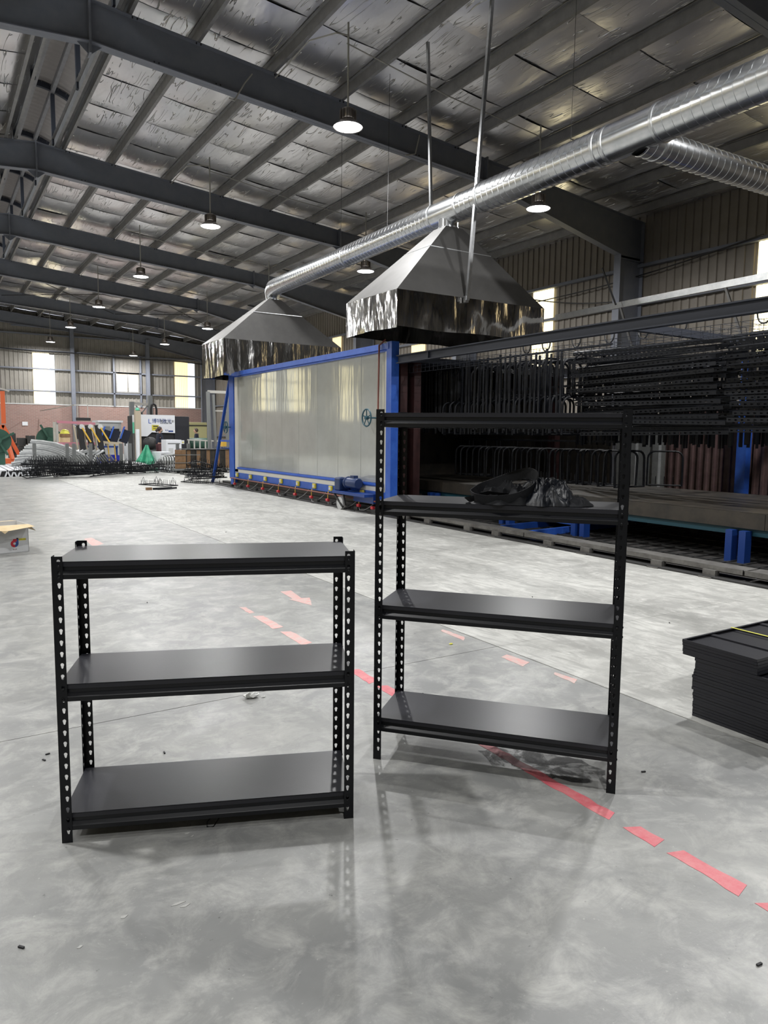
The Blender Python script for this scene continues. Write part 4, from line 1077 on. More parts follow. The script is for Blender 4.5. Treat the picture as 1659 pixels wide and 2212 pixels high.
# ------------------------------------------------------------------ far clutter in front of the gable wall
# wire racks: rectangular base, upright pins and a triangular bail at both ends
def wire_rack(label, L_=1.05, Wd=.42, sq=.022):
    t = thing('wire_rack', label, 'wire rack', (0,0,0), 0, 'black wire racks lying in the hall')
    mb = MB()
    for a, b in (((0,0),(L_,0)),((L_,0),(L_,Wd)),((L_,Wd),(0,Wd)),((0,Wd),(0,0))): mb.bar((a[0],a[1],.011),(b[0],b[1],.011), sq)
    mb.obj('base_frame', HM, t)
    for x0 in (.08, L_-.08-.22):
        for yy in (0, Wd): MB().tube([(x0,yy,.02),(x0+.11,yy,.21),(x0+.22,yy,.02)], .006, 4).obj('bail', HM, t)
    mb = MB(); k = 0
    for side in (0, Wd):
        x = .1
        while x < L_-.08:
            mb.tube([(x,side,.02),(x,side,.14)], .0065, 4); x += .052 if k % 4 else .085; k += 1
    mb.obj('pins', HM, t, kind='stuff')
    return t
wr0 = wire_rack('single black wire rack lying by itself on the open floor')
p = at(300, 1047, Z=0); q = at(382, 1053, Z=0)
wr0.location = p; wr0.rotation_euler = (0,0,math.atan2(q.y-p.y, q.x-p.x)); sc_ = (q-p).length/1.05
piles = [((2.35,23.3), 10, -.15, 'black wire rack in the long tangled pile at the far left'), ((3.15,23.6), 8, .1, 'black wire rack in the long tangled pile at the far left'),
         ((3.9,23.3), 8, .25, 'black wire rack in the long tangled pile at the far left'), ((4.7,24.3), 7, .0, 'black wire rack in the low pile before the grey sheets'), ((5.5,24.2), 6, -.1, 'black wire rack in the low pile before the grey sheets'),
         ((6.05,20.1), 7, -.45, 'black wire rack in the pile beside the blue brace')]
for (cx, cy), n, a, lab in piles:
    for i in range(n):
        z = .004+.052*i
        copy_tree(wr0, (cx+rg.uniform(-.25,.25), cy+rg.uniform(-.25,.25), z+.02), (rg.uniform(-.10,.10), rg.uniform(-.09,.09), a+rg.uniform(-.6,.6)), lab)
copy_tree(wr0, (6.2,20.35,.52), (.12,.22,-.9), 'black wire rack tilted on top of the pile beside the blue brace')
for k in range(3): copy_tree(wr0, (6.9+.1*k,25.2,.02+.14*k), (0,0,.2), 'black wire rack stacked beside the grey bundles')
b_ = at(330,1058,Z=0); o = MB().bar((b_.x,b_.y,.02),(b_.x+.45,b_.y-.05,.04),.05).bar((b_.x+.1,b_.y-.06,.02),(b_.x+.55,b_.y-.12,.04),.04).obj('steel_offcut', HM); tag(o, 'pair of black steel offcuts beside the single wire rack', 'offcut')
b_ = at(325,1058,Z=0); o = MB().cbox((b_.x-.05,b_.y-.05,.03),(.14,.08,.06)).obj('brick_block', M['carddark']); tag(o, 'small brown block lying near the single wire rack', 'block')

def rectpx(mb, x0, x1, ytop, ybot, Y, th=.1, z0=None, z1=None):
    a = at(x0, ytop, Y=Y); b = at(x1, ybot, Y=Y); c = at(x0, ybot, Y=Y)
    return mb.box(a.x, b.x, Y, Y+th, c.z if z0 is None else z0, a.z if z1 is None else z1)
# orange stand
Y = 30
t = thing('orange_stand', 'tall orange steel stand with splayed braces at the left edge', 'stand', (at(17,960,Y=Y).x, Y, 0), world=True)
def P2(x, y, Yq=Y): return tuple(at(x, y, Y=Yq))
a = P2(8, 920); MB().bar(P2(8,915), P2(5,845), .17,.14).obj('mast', M['orange'], t)
MB().bar((P2(6,918)[0],Y,P2(6,918)[2]), (P2(45,968)[0],Y,.35), .15,.12).obj('brace', M['orange'], t)
MB().bar((P2(6,918)[0],Y,P2(6,918)[2]), (P2(-25,968)[0],Y,.35), .15,.12).obj('brace', M['orange'], t)
MB().bar((P2(13,940)[0],Y-.2,1.1), (P2(24,972)[0],Y-.5,.35), .12,.1).obj('brace', M['orange'], t)
MB().box(P2(-25,970)[0], P2(48,970)[0], Y-.5, Y+.2, 0.0, .38).obj('foot_beam', M['orange'], t)
MB().bar(P2(-3,838), P2(20,845), .06,.06).obj('head_arm', M['conduit'], t)
# decoilers
def decoiler(px, py, r, Yd, lab):
    c = at(px, py, Y=Yd); t = thing('decoiler', lab, 'decoiler', (c.x,Yd,0), world=True)
    MB().lathe([(.001,0),(r,0),(r,.05),(.001,.05)], (c.x,Yd,c.z), 'y', 28).obj('disc', M['green'], t)
    for k in range(4):
        a = .5+k*PI/2; MB().bar((c.x,Yd-.08,c.z),(c.x+r*1.35*math.cos(a),Yd-.08,c.z+r*1.35*math.sin(a)), .09,.07).obj('arm', M['green'], t)
    MB().lathe([(.001,-.2),(.10,-.2),(.10,0),(.001,0)], (c.x,Yd,c.z), 'y', 14).obj('hub', M['green'], t)
    MB().box(c.x-.2,c.x+.2,Yd+.05,Yd+.3,0,c.z).box(c.x-.7,c.x+.7,Yd-.2,Yd+.4,0,.12).obj('pedestal', M['green'], t)
decoiler(107, 950, .48, 30.5, 'green round decoiler with four arms behind the sheet bundles')
decoiler(-4, 952, .42, 28.5, 'green round decoiler cut by the left picture edge')
# dark stock on the floor by the wall
for i, (x0,x1,yt,Yd) in enumerate(((20,38,935,36),(35,60,945,35),(55,80,940,34.5))):
    a = at(x0,yt,Y=Yd); b = at(x1,yt,Y=Yd)
    for j in range(3):
        o = MB().box(a.x+.05*j, b.x-.04*j, Yd, Yd+1, j*a.z/3, (j+1)*a.z/3-.02).obj('sheet_pack', M['raildark']); tag(o, 'dark sheet pack stacked near the brick wall', 'sheet pack', 'dark sheet packs by the brick wall')
# white trapezoid profiles, galvanised bundles and a grey striped bundle
pk = None
for k in range(6):
    a = at(-6+14*k, 1001, Y=24.6+.0*k); lab = 'white trapezoid roofing profile with dark end on the floor at left'
    x = a.x; w_ = .36
    poly = [(x,0),(x+.05,.0),(x+.11,.17),(x+w_-.11,.17),(x+w_-.05,0),(x+w_,0),(x+w_-.08,.20),(x+.08,.20)]
    t = thing('roof_profile', lab, 'profile', (x,24.8,0), 0, 'white trapezoid profiles at far left', world=True)
    MB().extr_y(poly[::-1], 24.6, 29.5).obj('profile_sheet', M['white'], t)
    MB().extr_y([(x+.055,0),(x+.115,.165),(x+w_-.115,.165),(x+w_-.055,0)][::-1], 24.62, 24.64).obj('profile_end', M['ink'], t)
def curved_bundle(name, lab, cat, grp, xs, y0, n, dx, m, ht, lean, rad=.035, L_=1.6):
    for k in range(n):
        x = xs+dx*k; pts = []
        for q in range(6):
            s_ = q/5; pts.append((x - lean*math.sin(s_*1.4), y0+.25*s_+.02*k, ht*(1-s_)**1.25+rad))
        o = MB().tube(pts, rad, 6).obj(name, m, smooth=True); tag(o, lab, cat, grp)
xs_ = at(22,1000,Y=27).x
for k in range(20):
    a_ = Vector((xs_+.035*k+R.uniform(-.05,.05), 27.3-.02*k, .16+.048*k)); b__ = Vector((xs_+.95+.075*k, 27.0-.05*k, .04+.022*k))
    pts = [a_.lerp(b__, q/5)+Vector((0,0,.16*math.sin(PI*q/5))) for q in range(6)]
    o = MB().tube(pts, .045, 7).obj('bent_channel', M['greyplast'], smooth=True); tag(o, 'galvanised bent channel in the shiny fanned heap at far left', 'channel', 'shiny fanned channels')
for k in range(12):
    x_ = xs_+1.1+.14*k; o = MB().tube([(x_,27.9,.04),(x_+.25,27.85,.60+.04*math.sin(k)),(x_+.5,27.8,.72)], .05, 7).obj('bent_channel', M['galvbar'], smooth=True); tag(o, 'bright bent channel stacked behind the striped grey row', 'channel', 'bright stacked channels')
curved_bundle('bent_profile', 'dark grey bent profile in the striped row behind the wire racks', 'profile', 'striped bent profiles', at(85,1000,Y=25.3).x, 25.4, 26, .09, M['steel'], .60, -.42, .022)
for i, px in enumerate((74,145,160,196,262,281,384,408)):
    Yd = 25.0 if i < 6 else 25.6; a = at(px, 958, Y=Yd)
    o = MB().box(a.x-.05,a.x+.05,Yd,Yd+.1,0,a.z).obj('stillage_post', M['steel']); tag(o, 'plain grey square stillage post standing among the far goods', 'post', 'grey stillage posts')
# pink and white tube table with box and yellow helmet
Yd = 29; a = at(123,911,Y=Yd); b = at(205,914,Y=Yd); c = at(123,958,Y=Yd)
t = thing('tube_table', 'tall tube frame table with pink crossbars before the brick wall', 'table', ((a.x+b.x)/2,Yd,0), world=True)
for x in (a.x, b.x): 
    for dy in (0,.7): MB().box(x-.04,x+.04,Yd+dy,Yd+dy+.08,0,a.z).obj('leg', M['conduit'], t)
MB().bar((a.x,Yd,a.z),(b.x,Yd,a.z-.05),.09,.09).obj('crossbar', M['pink'], t); MB().bar((a.x,Yd,c.z),(b.x,Yd,c.z),.09,.09).obj('crossbar', M['pink'], t)
MB().box(a.x,b.x,Yd,Yd+.78,c.z-.03,c.z).obj('table_top', M['whitedull'], t)
a1 = at(130,937,Y=29.1); b1 = at(151,937,Y=29.1)
o = MB().box(a1.x,b1.x,29.12,29.5,c.z+.002,a1.z).obj('carton', M['card']); tag(o, 'brown carton standing on the tube table', 'box')
MB().box(a1.x-.02,b1.x+.02,29.10,29.13,a1.z-.12,a1.z+.0).obj('carton_flap', M['carddark'], o)
hc = at(140,932,Y=29.3)
o = MB().lathe([(.16,0),(.155,.06),(.12,.13),(.05,.165),(.001,.17)], (hc.x,29.3,a1.z+.003), 'z', 16).obj('helmet', M['strap'], smooth=True); tag(o, 'yellow helmet on the brown carton', 'helmet')
MB().lathe([(.20,0),(.16,.012)], (hc.x,29.3,a1.z+.005), 'z', 16).obj('brim', M['strap'], o)
pz = at(188,955,Y=29.3); o = MB().cbox((pz.x,29.3,c.z+.06),(.5,.3,.11),.2).obj('paper_pack', M['white']); tag(o, 'white paper pack lying on the tube table', 'paper')
# black leaning stands with yellow bars
for i, (x0, x1) in enumerate(((170,178),(189,197),(210,219))):
    Yd = 28; A = at(x0,918,Y=Yd); B = at(x0+14,1000,Y=Yd)
    lab = ['leftmost','middle','rightmost'][i]+' of three black leaning stands with yellow bars'
    t = thing('leaning_stand', lab, 'stand', (B.x,Yd,0), 0, 'black leaning stands', world=True)
    MB().bar((A.x,Yd,A.z),(B.x+.05,Yd,.02), .26,.16).obj('stand_leg', M['ink'], t)
    MB().bar((A.x-.17,Yd-.02,A.z),(B.x-.17,Yd-.02,.4), .05,.05).obj('pale_edge', M['tan'], t)
    C_ = at(x0+6,924,Y=Yd); D_ = at(x0+25,955,Y=Yd); MB().bar((C_.x,Yd-.12,C_.z),(D_.x,Yd-.12,D_.z), .06,.05).obj('yellow_bar', M['yellowbar'], t)
    MB().lathe([(.001,-.03),(.09,-.03),(.09,.03),(.001,.03)], (A.x+.08,Yd-.1,A.z-.06), 'y', 12).obj('pulley', M['whitedull'], t)
# machine cabinets behind the stands
def cab(name, lab, cat, x0,x1,yt,Yd,dep,m,extra=None):
    a = at(x0,yt,Y=Yd); b = at(x1,yt,Y=Yd); t = thing(name, lab, cat, ((a.x+b.x)/2,Yd,0), world=True)
    MB().box(a.x,b.x,Yd,Yd+dep,0,a.z).obj('body', m, t, bevel=.02)
    return t, a, b
t, a, b = cab('press_machine', 'white roofed press cabinet with dark openings near the brick wall', 'machine', 213, 262, 912, 33, 1.2, M['whitedull'])
MB().box(a.x-.05,b.x+.05,32.9,34.2,a.z,a.z+.08).obj('roof', M['white'], t)
for q0,q1 in ((217,224),(240,258)): u = at(q0,926,Y=32.97); v = at(q1,945,Y=32.97); MB().box(u.x,v.x,32.97,33.0,v.z,u.z).obj('opening', M['ink'], t)
u = at(226,921,Y=32.95); v = at(238,950,Y=32.95); MB().box(u.x,v.x,32.93,33.0,v.z,u.z).obj('control_panel', M['steel'], t)
t, a, b = cab('grey_cabinet', 'grey cabinet with a red and white sheet behind the leaning stands', 'cabinet', 165, 200, 921, 31, .8, M['greyplast'])
MB().box(a.x,b.x,30.97,31,a.z-.5,a.z-.02).obj('dark_front', M['ink'], t)
u = at(181,923,Y=30.95); v = at(190,934,Y=30.95); MB().box(u.x,v.x,30.94,30.97,v.z,u.z).obj('notice', M['white'], t); MB().box(u.x+.03,v.x-.03,30.935,30.94,u.z-.09,u.z-.05).obj('notice_line', M['red'], t)
# blue tray bench with straps
u = at(213,984,Y=28.6); v = at(262,994,Y=28.6)
o = MB().box(u.x,v.x,28.6,29.5,0.02,.08).box(u.x,v.x,28.6,28.64,.08,u.z).box(u.x,v.x,29.46,29.5,.08,u.z).box(u.x,u.x+.04,28.6,29.5,.08,u.z).box(v.x-.04,v.x,28.6,29.5,.08,u.z).obj('blue_bin', M['bluetray']); tag(o, 'low bright blue steel bin on the floor behind wire racks', 'bin')
u = at(205,976,Y=28.4); v = at(270,976,Y=28.4); bt = at(220,955,Y=28.4)
t = thing('work_bench', 'work bench with pale roller bar and blue boxes', 'bench', ((u.x+v.x)/2,29,0), world=True)
MB().bar((bt.x,28.4,bt.z),(at(263,960,Y=28.4).x,28.4,bt.z-.06),.09,.09).obj('roller_bar', M['tan'], t)
MB().box(u.x,v.x,29.55,30.2,.78,.84).obj('bench_top', M['bluedark'], t)
for x in (u.x+.05, v.x-.05, (u.x+v.x)/2): MB().box(x-.04,x+.04,29.6,29.68,0,.78).obj('leg', M['bluedark'], t)
for px in (222, 232, 246): w_ = at(px,967,Y=28.5); MB().bar((w_.x,28.42,bt.z-.05),(w_.x+.05,28.45,.3),.07,.03).obj('yellow_strap', M['yellowbar'], t)
for i, px in enumerate((228,247,270)):
    w_ = at(px,940,Y=29.8); o = MB().cbox((w_.x,29.8,w_.z-.05),(.28,.3,.5),0,0,.35).obj('sorting_head', M['navy']); tag(o, 'dark blue tilted box on the work bench', 'box', 'tilted dark blue boxes')
    MB().cbox((w_.x-.14,29.6,w_.z+.1),(.05,.05,.5),0,0,.35).obj('blue_edge', M['blue'], o)
    MB().bar((w_.x,29.8,w_.z-.3),(w_.x,29.8,.84),.05).obj('bracket', M['steel'], o)
o = MB().box(at(267,936,Y=34).x, at(282,936,Y=34).x, 34, 34.1, 0, at(267,931,Y=34).z).obj('notice_board', M['white'], bevel=.02); tag(o, 'small white rounded panel beside the tan column', 'panel')
# hanging black sign bar and its rods
u = at(165,902,Y=36); v = at(196,909,Y=36); o = MB().box(u.x,v.x,36,36.15,v.z,u.z).obj('hanging_trough', M['ink']); tag(o, 'long black box hung from two thin rods before the brick wall', 'fixture')
for px in (168,190): w_ = at(px,902,Y=36.05); MB().tube([(w_.x,36.05,u.z),(w_.x,36.05,at(px,873,Y=36.05).z)],.02,5).obj('rod', M['conduit'], o)
MB().bar((at(160,875,Y=36.05).x,36.05,at(160,875,Y=36.05).z),(at(190,872,Y=36.05).x,36.05,at(190,873,Y=36.05).z),.04).obj('arm', M['conduit'], o)
MB().bar((at(160,875,Y=36.05).x,36.05,at(160,875,Y=36.05).z),(at(160,875,Y=36.05).x,YF-.4,at(160,875,Y=36.05).z),.04).obj('arm', M['conduit'], o)
o = MB().box(at(48,911,Y=YF-.2).x, at(60,911,Y=YF-.2).x, YF-.17, YF-.145, at(48,919,Y=YF-.2).z, at(48,911,Y=YF-.2).z).obj('wall_notice', M['white']); tag(o, 'small white paper notice on the brick wall', 'notice')
# gantry with cable chain
t = thing('laser_gantry', 'grey gallows frame with cable chain above the laser machine', 'gantry', (at(310,900,Y=32.4).x,32.4,0), world=True)
g0, g1 = at(284,868,Y=32.4), at(324,872,Y=32.4)
MB().box(g0.x-.09,g0.x+.09,32.3,32.5,0,g0.z).obj('mast', M['steel'], t); MB().box(g1.x-.09,g1.x+.09,32.3,32.5,0,g1.z+.35).obj('mast', M['steel'], t)
MB().bar((g0.x,32.4,g0.z-.05),(g1.x,32.4,g1.z-.05),.10,.10).obj('top_bar', M['conduit'], t)
MB().bar((g0.x+.1,32.4,g0.z-.9),(g0.x+.7,32.4,g0.z-.1),.05).obj('brace', M['steel'], t); MB().bar((g1.x-.1,32.4,g1.z-.8),(g1.x-.6,32.4,g1.z-.1),.05).obj('brace', M['steel'], t)
cc = at(332,888,Y=32.3)
MB().tube([(cc.x-.12,32.3,1.9),(cc.x-.12,32.3,cc.z+.1),(cc.x-.08,32.3,cc.z+.26),(cc.x,32.3,cc.z+.32),(cc.x+.08,32.3,cc.z+.26),(cc.x+.12,32.3,cc.z+.1),(cc.x+.12,32.3,1.9)],.045,8).obj('cable_chain', M['ink'], t)
# tan column, green beacon sign, white post
u = at(292,887,Y=29.6); v = at(304,887,Y=29.6)
t = thing('control_column', 'tan control column with green beacon beside the laser machine', 'column', ((u.x+v.x)/2,29.6,0), world=True)
MB().box(u.x,v.x,29.6,29.8,0,u.z).obj('column_body', M['tan'], t)
MB().lathe([(.05,0),(.09,.04),(.07,.10),(.001,.12)], ((u.x+v.x)/2,29.7,u.z), 'z', 12).obj('beacon', M['signgreen'], t)
u = at(286,896,Y=29.9); v = at(292,936,Y=29.9); m_ = at(286,912,Y=29.9)
t = thing('sign_board', 'narrow green and white standing sign board behind the tan column', 'sign', (u.x,29.9,0), world=True)
MB().box(u.x,v.x,29.9,29.94,m_.z,u.z).obj('white_part', M['white'], t); MB().box(u.x,v.x,29.9,29.94,v.z,m_.z).obj('green_part', M['signgreen'], t); MB().box(u.x+.02,u.x+.06,29.94,29.98,0,u.z).obj('pole', M['steel'], t)
u = at(294,927,Y=28.2); v = at(301,983,Y=28.2)
o = MB().lathe([(.075,0),(.075,u.z)], ((u.x+v.x)/2,28.2,0), 'z', 16, True).obj('white_post', M['white'], smooth=True); tag(o, 'white round post standing before the laser machine', 'post')
# laser machine
YM = 30
u = at(303,896,Y=YM); v = at(376,896,Y=YM); w_ = at(408,900,Y=YM); lo = at(304,942,Y=YM); lo2 = at(377,935,Y=YM)
t = thing('laser_machine', 'white and black enclosed laser cutting machine with printed front', 'machine', ((u.x+w_.x)/2,YM+1,0), world=True)
MB().extr_y([(u.x,u.z),(v.x,u.z),(v.x,lo2.z),(at(327,934,Y=YM).x,lo2.z+.02),(at(317,942,Y=YM).x,lo.z),(u.x,lo.z)][::-1], YM-.06, YM+.02).obj('white_cover', M['white'], t, bevel=.01)
MB().box(u.x-.05,v.x,YM+.02,YM+2,.0,u.z-.02).obj('dark_body', M['ink'], t)
MB().box(v.x,w_.x,YM-.03,YM+2,0,w_.z).obj('dark_cabinet', mat('charcoal_panel',(.012,.013,.019,1),.6), t, bevel=.01)
def text(s_, size, p, parent, m, rot=(PI/2,0,0), name='lettering'):
    c = bpy.data.curves.new(name, 'FONT'); c.body = s_; c.size = size; c.extrude = .002; c.materials.append(m)
    o = bpy.data.objects.new(name, c); COL.objects.link(o); return to_mesh(o, parent, Vector(p)-ORG.get(parent.name, Vector()), rot)
q = at(328,913,Y=YM-.065); text('\u535a\u7279\u6fc0\u5149', .20, (q.x,YM-.065,q.z), t, M['bluedark'])
q = at(321,913,Y=YM-.065); text('L', .26, (q.x-.02,YM-.065,q.z-.03), t, M['blue'])
q = at(346,912,Y=YM-.065); text('\u7cbe \u5bc6 \u5207 \u5272', .12, (q.x,YM-.065,q.z), t, M['steel'])
q = at(346,914.5,Y=YM-.065); text('400-8388-056', .085, (q.x,YM-.065,q.z-.02), t, M['steel'])
a = at(328,918,Y=YM-.062); b = at(343,930,Y=YM-.062); MB().box(a.x,b.x,YM-.07,YM-.062,b.z,a.z).obj('yellow_sticker', M['sticker'], t); MB().box(a.x+.05,b.x-.03,YM-.074,YM-.07,a.z-.07,a.z-.03).box(a.x+.05,b.x-.1,YM-.074,YM-.07,a.z-.14,a.z-.12).obj('sticker_print', M['ink'], t)
a = at(357,930,Y=YM-.062); text('KX', .09, (a.x,YM-.065,a.z-.02), t, M['bluedark'])
a = at(364,930,Y=YM-.062); b = at(374,933,Y=YM-.062); MB().box(a.x,b.x,YM-.07,YM-.062,b.z,a.z).obj('blue_badge', M['bluedark'], t)
a = at(392,951,Y=YM-.04); b = at(398,959,Y=YM-.04); MB().box(a.x,b.x,YM-.05,YM-.03,b.z,a.z).obj('warning_label', M['white'], t); MB().extr_y([((a.x+b.x)/2-.04,b.z+.04),((a.x+b.x)/2+.04,b.z+.04),((a.x+b.x)/2,b.z+.12)][::-1],YM-.056,YM-.05).obj('warning_triangle', M['sticker'], t)
# mesh bag heap seen in the machine mouth
def lump(name, c, d, m, lab, cat, seed, nz=.18, parent=None, zfloor=None):
    r2 = random.Random(seed); N, K = 20, 12; vs = []
    ph = [r2.uniform(0,6) for _ in range(6)]
    for j in range(K+1):
        for i in range(N):
            a = 2*PI*i/N; b = PI*j/K
            q = 1+nz*(math.sin(3*a+ph[0]+2*b)+.6*math.sin(5*a+ph[1]-3*b)+.4*math.sin(9*a+4*b+ph[2]))*math.sin(b)*.6
            z = c[2]+d[2]/2*math.cos(b)*q
            if zfloor is not None: z = max(zfloor, z)
            vs.append((c[0]+d[0]/2*math.sin(b)*math.cos(a)*q, c[1]+d[1]/2*math.sin(b)*math.sin(a)*q, z))
    fs = [(j*N+i, (j+1)*N+i, (j+1)*N+(i+1)%N, j*N+(i+1)%N) for j in range(K) for i in range(N)]
    o = MB().add(vs, fs).obj(name, m, parent, smooth=True)
    return tag(o, lab, cat) if lab else o
q = at(322,952,Y=29.4); lump('netted_bag', (q.x,29.3,q.z-.1), (.52,.5,.5), M['raildark'], 'dark netted bag heaped before the machine mouth', 'bag', 4)
q2 = at(333,962,Y=29.4); o = MB().box(q.x-.15,q.x+.75,29.0,29.6,0,q.z-.36).obj('grey_crate', M['steel']); tag(o, 'grey crate carrying the dark netted bag', 'crate')
# white goods boxes
def wbox(x0,x1,yt,Yd,dep,lab,z0=0.0,rot=0):
    a = at(x0,yt,Y=Yd); b = at(x1,yt,Y=Yd); t = thing('white_box', lab, 'box', ((a.x+b.x)/2,Yd+dep/2,z0), rot); W2 = (b.x-a.x)/2; h = a.z-z0
    MB().box(-W2,W2,-dep/2,dep/2,0,h).obj('carton_body', M['white'], t, bevel=.01)
    MB().lathe([(.001,0),(.10,0)], (W2*.45,-dep/2-.004,h*.62), 'y', 20).obj('red_label', M['red'], t); 
    MB().box(-W2*.7,-W2*.1,-dep/2-.006,-dep/2-.001,h*.42,h*.72).obj('printed_square', M['whitedull'], t)
    MB().box(-W2*.8,W2*.8,-dep/2-.006,-dep/2-.001,h*.86,h*.89).obj('printed_line', M['steel'], t)
    return t
wbox(359,392,950,27.5,.7,'white carton with round red label standing before the dark cabinet')
wbox(339,366,976,26.6,.5,'lower white carton with red label leaning among grey bundles', 0, .35)
# green tarp, grey bundles
q = at(310,990,Y=27); 
def tarp():
    vs = []; N, K = 26, 14; r2 = random.Random(8)
    for i in range(N):
        a = 2*PI*i/N; fold = .75+.25*math.sin(5*a+1)+.12*math.sin(11*a)
        for j in range(K+1):
            s_ = j/K; rad = (.06+.62*s_**1.2)*fold; 
            vs.append((q.x+rad*math.cos(a)+.1*(1-s_), 26.9+rad*.8*math.sin(a), .92*(1-s_)**1.15+.04*math.sin(7*a)*s_*(1-s_)+.01))
    fs = [(i*(K+1)+j, i*(K+1)+j+1, ((i+1)%N)*(K+1)+j+1, ((i+1)%N)*(K+1)+j) for i in range(N) for j in range(K)]
    fs.append(tuple(i*(K+1) for i in range(N)))
    return tag(MB().add(vs, fs).obj('tarpaulin', M['tarp'], smooth=True), 'green tarpaulin draped to a peak over far goods', 'tarpaulin')
tarp()
q = at(338,995,Y=26)
for k in range(9):
    o = MB().tube([(q.x-.25+.05*k,26.0-.05*k,.12+.055*k),(q.x+.40+.04*k,25.75-.05*k,.30+.045*k)], .05, 8).obj('grey_roll', M['greyplast'], smooth=True); tag(o, 'grey wrapped roll in the slanting bundle beside the green tarpaulin', 'roll', 'grey wrapped rolls')
for k in range(8):
    x = at(352,1005,Y=25).x+.09*k; o = MB().tube([(x,25.0,.03),(x,25.02,.42),(x+.02,25.12,.52),(x+.03,25.3,.55)], .028, 6).obj('bent_grey_profile', M['greyplast'], smooth=True); tag(o, 'bright grey bent profile standing on edge near the brown board', 'profile', 'bright bent profiles')
lump('grey_sack', (at(300,1003,Y=26).x-.4,26.3,.18), (1.7,.8,.36), M['whitedull'], 'flat pale grey sheet heap behind the low wire racks', 'sheet heap', 12, .1, None, .003)
# brown board cart and long crate
u = at(378,972,Y=24.6); v = at(402,1016,Y=24.6)
t = thing('board_cart', 'brown wooden board cart with one caster', 'cart', ((u.x+v.x)/2,24.6,0), world=True)
MB().box(u.x,v.x,24.6,24.63,.16,u.z).obj('board', M['carddark'], t)
for z in (.35,.62): MB().box(u.x-.02,v.x+.5,24.56,24.6,z,z+.02).obj('rail', M['steel'], t)
MB().box(u.x-.02,v.x+.6,24.5,25.1,.10,.16).obj('cart_base', M['steel'], t)
for dx in (.1,.5): MB().lathe([(.001,-.025),(.05,-.025),(.05,.025),(.001,.025)], (u.x+dx,24.6,.05), 'y', 14).obj('caster', M['ink'], t)
u = at(402,972,Y=25); v = at(496,1018,Y=25)
t = thing('long_crate', 'long brown ribbed crate on a grey base beside the oven', 'crate', ((u.x+v.x)/2,25,0), world=True)
n = 9
for k in range(n):
    a = u.x+(v.x-u.x)*k/n; b = u.x+(v.x-u.x)*(k+1)/n; MB().box(a+.01,b-.01,25,25.04,.15,u.z).obj('crate_board', M['rust'] if k % 2 else M['carddark'], t)
    MB().box(a-.015,a+.015,24.97,25,.15,u.z).obj('batten', M['raildark'], t)
MB().box(u.x,v.x,24.95,25.9,.06,.15).obj('crate_base', M['steel'], t); MB().box(u.x,v.x,25.04,25.8,.15,u.z-.05).obj('crate_fill', M['raildark'], t)
MB().box(u.x,v.x,24.95,25.9,u.z,u.z+.03).obj('crate_rim', M['raildark'], t)
for x in (u.x+.1, v.x-.2): MB().box(x,x+.1,24.96,25.9,0,.06).obj('skid', M['raildark'], t)
# yellowish machine with a person behind, railings, gate frame
t, a, b = cab('press_brake', 'dull yellow press machine against the far wall', 'machine', 408, 447, 912, 38, 1.2, M['yellowdull'])
MB().box(a.x,b.x,37.95,38,.9,1.05).box(a.x,b.x,37.95,38,1.75,1.8).obj('front_groove', M['ink'], t)
t = thing('hand_railing', 'white tube railing with green tank behind, beside the gate frame', 'railing', (at(428,955,Y=29).x,29,0), world=True)
for px in (408,420,432,444,456): w_ = at(px,950,Y=29); MB().box(w_.x-.025,w_.x+.025,29,29.05,0,w_.z).obj('upright', M['conduit'], t)
u = at(405,950,Y=29); v = at(474,953,Y=29); MB().bar((u.x,29.02,u.z),(v.x,29.02,v.z),.05).bar((u.x,29.02,.5),(v.x,29.02,.5),.04).obj('top_rail', M['conduit'], t)
q = at(430,958,Y=31); o = MB().lathe([(.001,-.5),(.2,-.48),(.24,-.4),(.24,.4),(.2,.48),(.001,.5)], (q.x,31,q.z), 'x', 16).obj('green_tank', M['green'], smooth=True)
MB().box(q.x-.3,q.x+.3,30.8,31.2,0,q.z-.2).obj('tank_stand', M['steel'], o); tag(o, 'small green tank lying behind the white railing', 'tank')
Yg = 26.5; a = at(449,846,Y=Yg); b = at(496,846,Y=Yg)
t = thing('gate_frame', 'tall grey steel gate frame behind the blue brace', 'frame', ((a.x+b.x)/2,Yg,0), world=True)
MB().bar((a.x+.05,Yg,0),(a.x,Yg,a.z),.14,.10).obj('upright', M['steel'], t); MB().bar((a.x+.3,Yg,0),(a.x+.2,Yg,a.z-.1),.12,.08).obj('upright', M['steel'], t)
MB().bar((a.x,Yg,a.z),(b.x,Yg,a.z),.10,.10).obj('header', M['conduit'], t); MB().bar((b.x-.1,Yg,0),(b.x-.1,Yg,a.z),.14,.1).obj('upright', M['steel'], t)
MB().bar((a.x+.2,Yg,a.z-.7),(b.x,Yg,a.z-.7),.06,.05).obj('mid_bar', M['conduit'], t)
q = at(485,965,Y=25.8)
t = thing('small_engine', 'small blue and yellow machine behind the blue brace', 'machine', (q.x,26.0,0), world=True)
MB().box(q.x-.15,q.x+.35,26.02,26.3,0,.85).obj('body', M['bluedark'], t, bevel=.02); MB().cbox((q.x,26.0,1.0),(.2,.2,.2),.4).cbox((q.x+.1,26.02,1.1),(.3,.06,.06)).obj('yellow_head', M['yellowbar'], t)

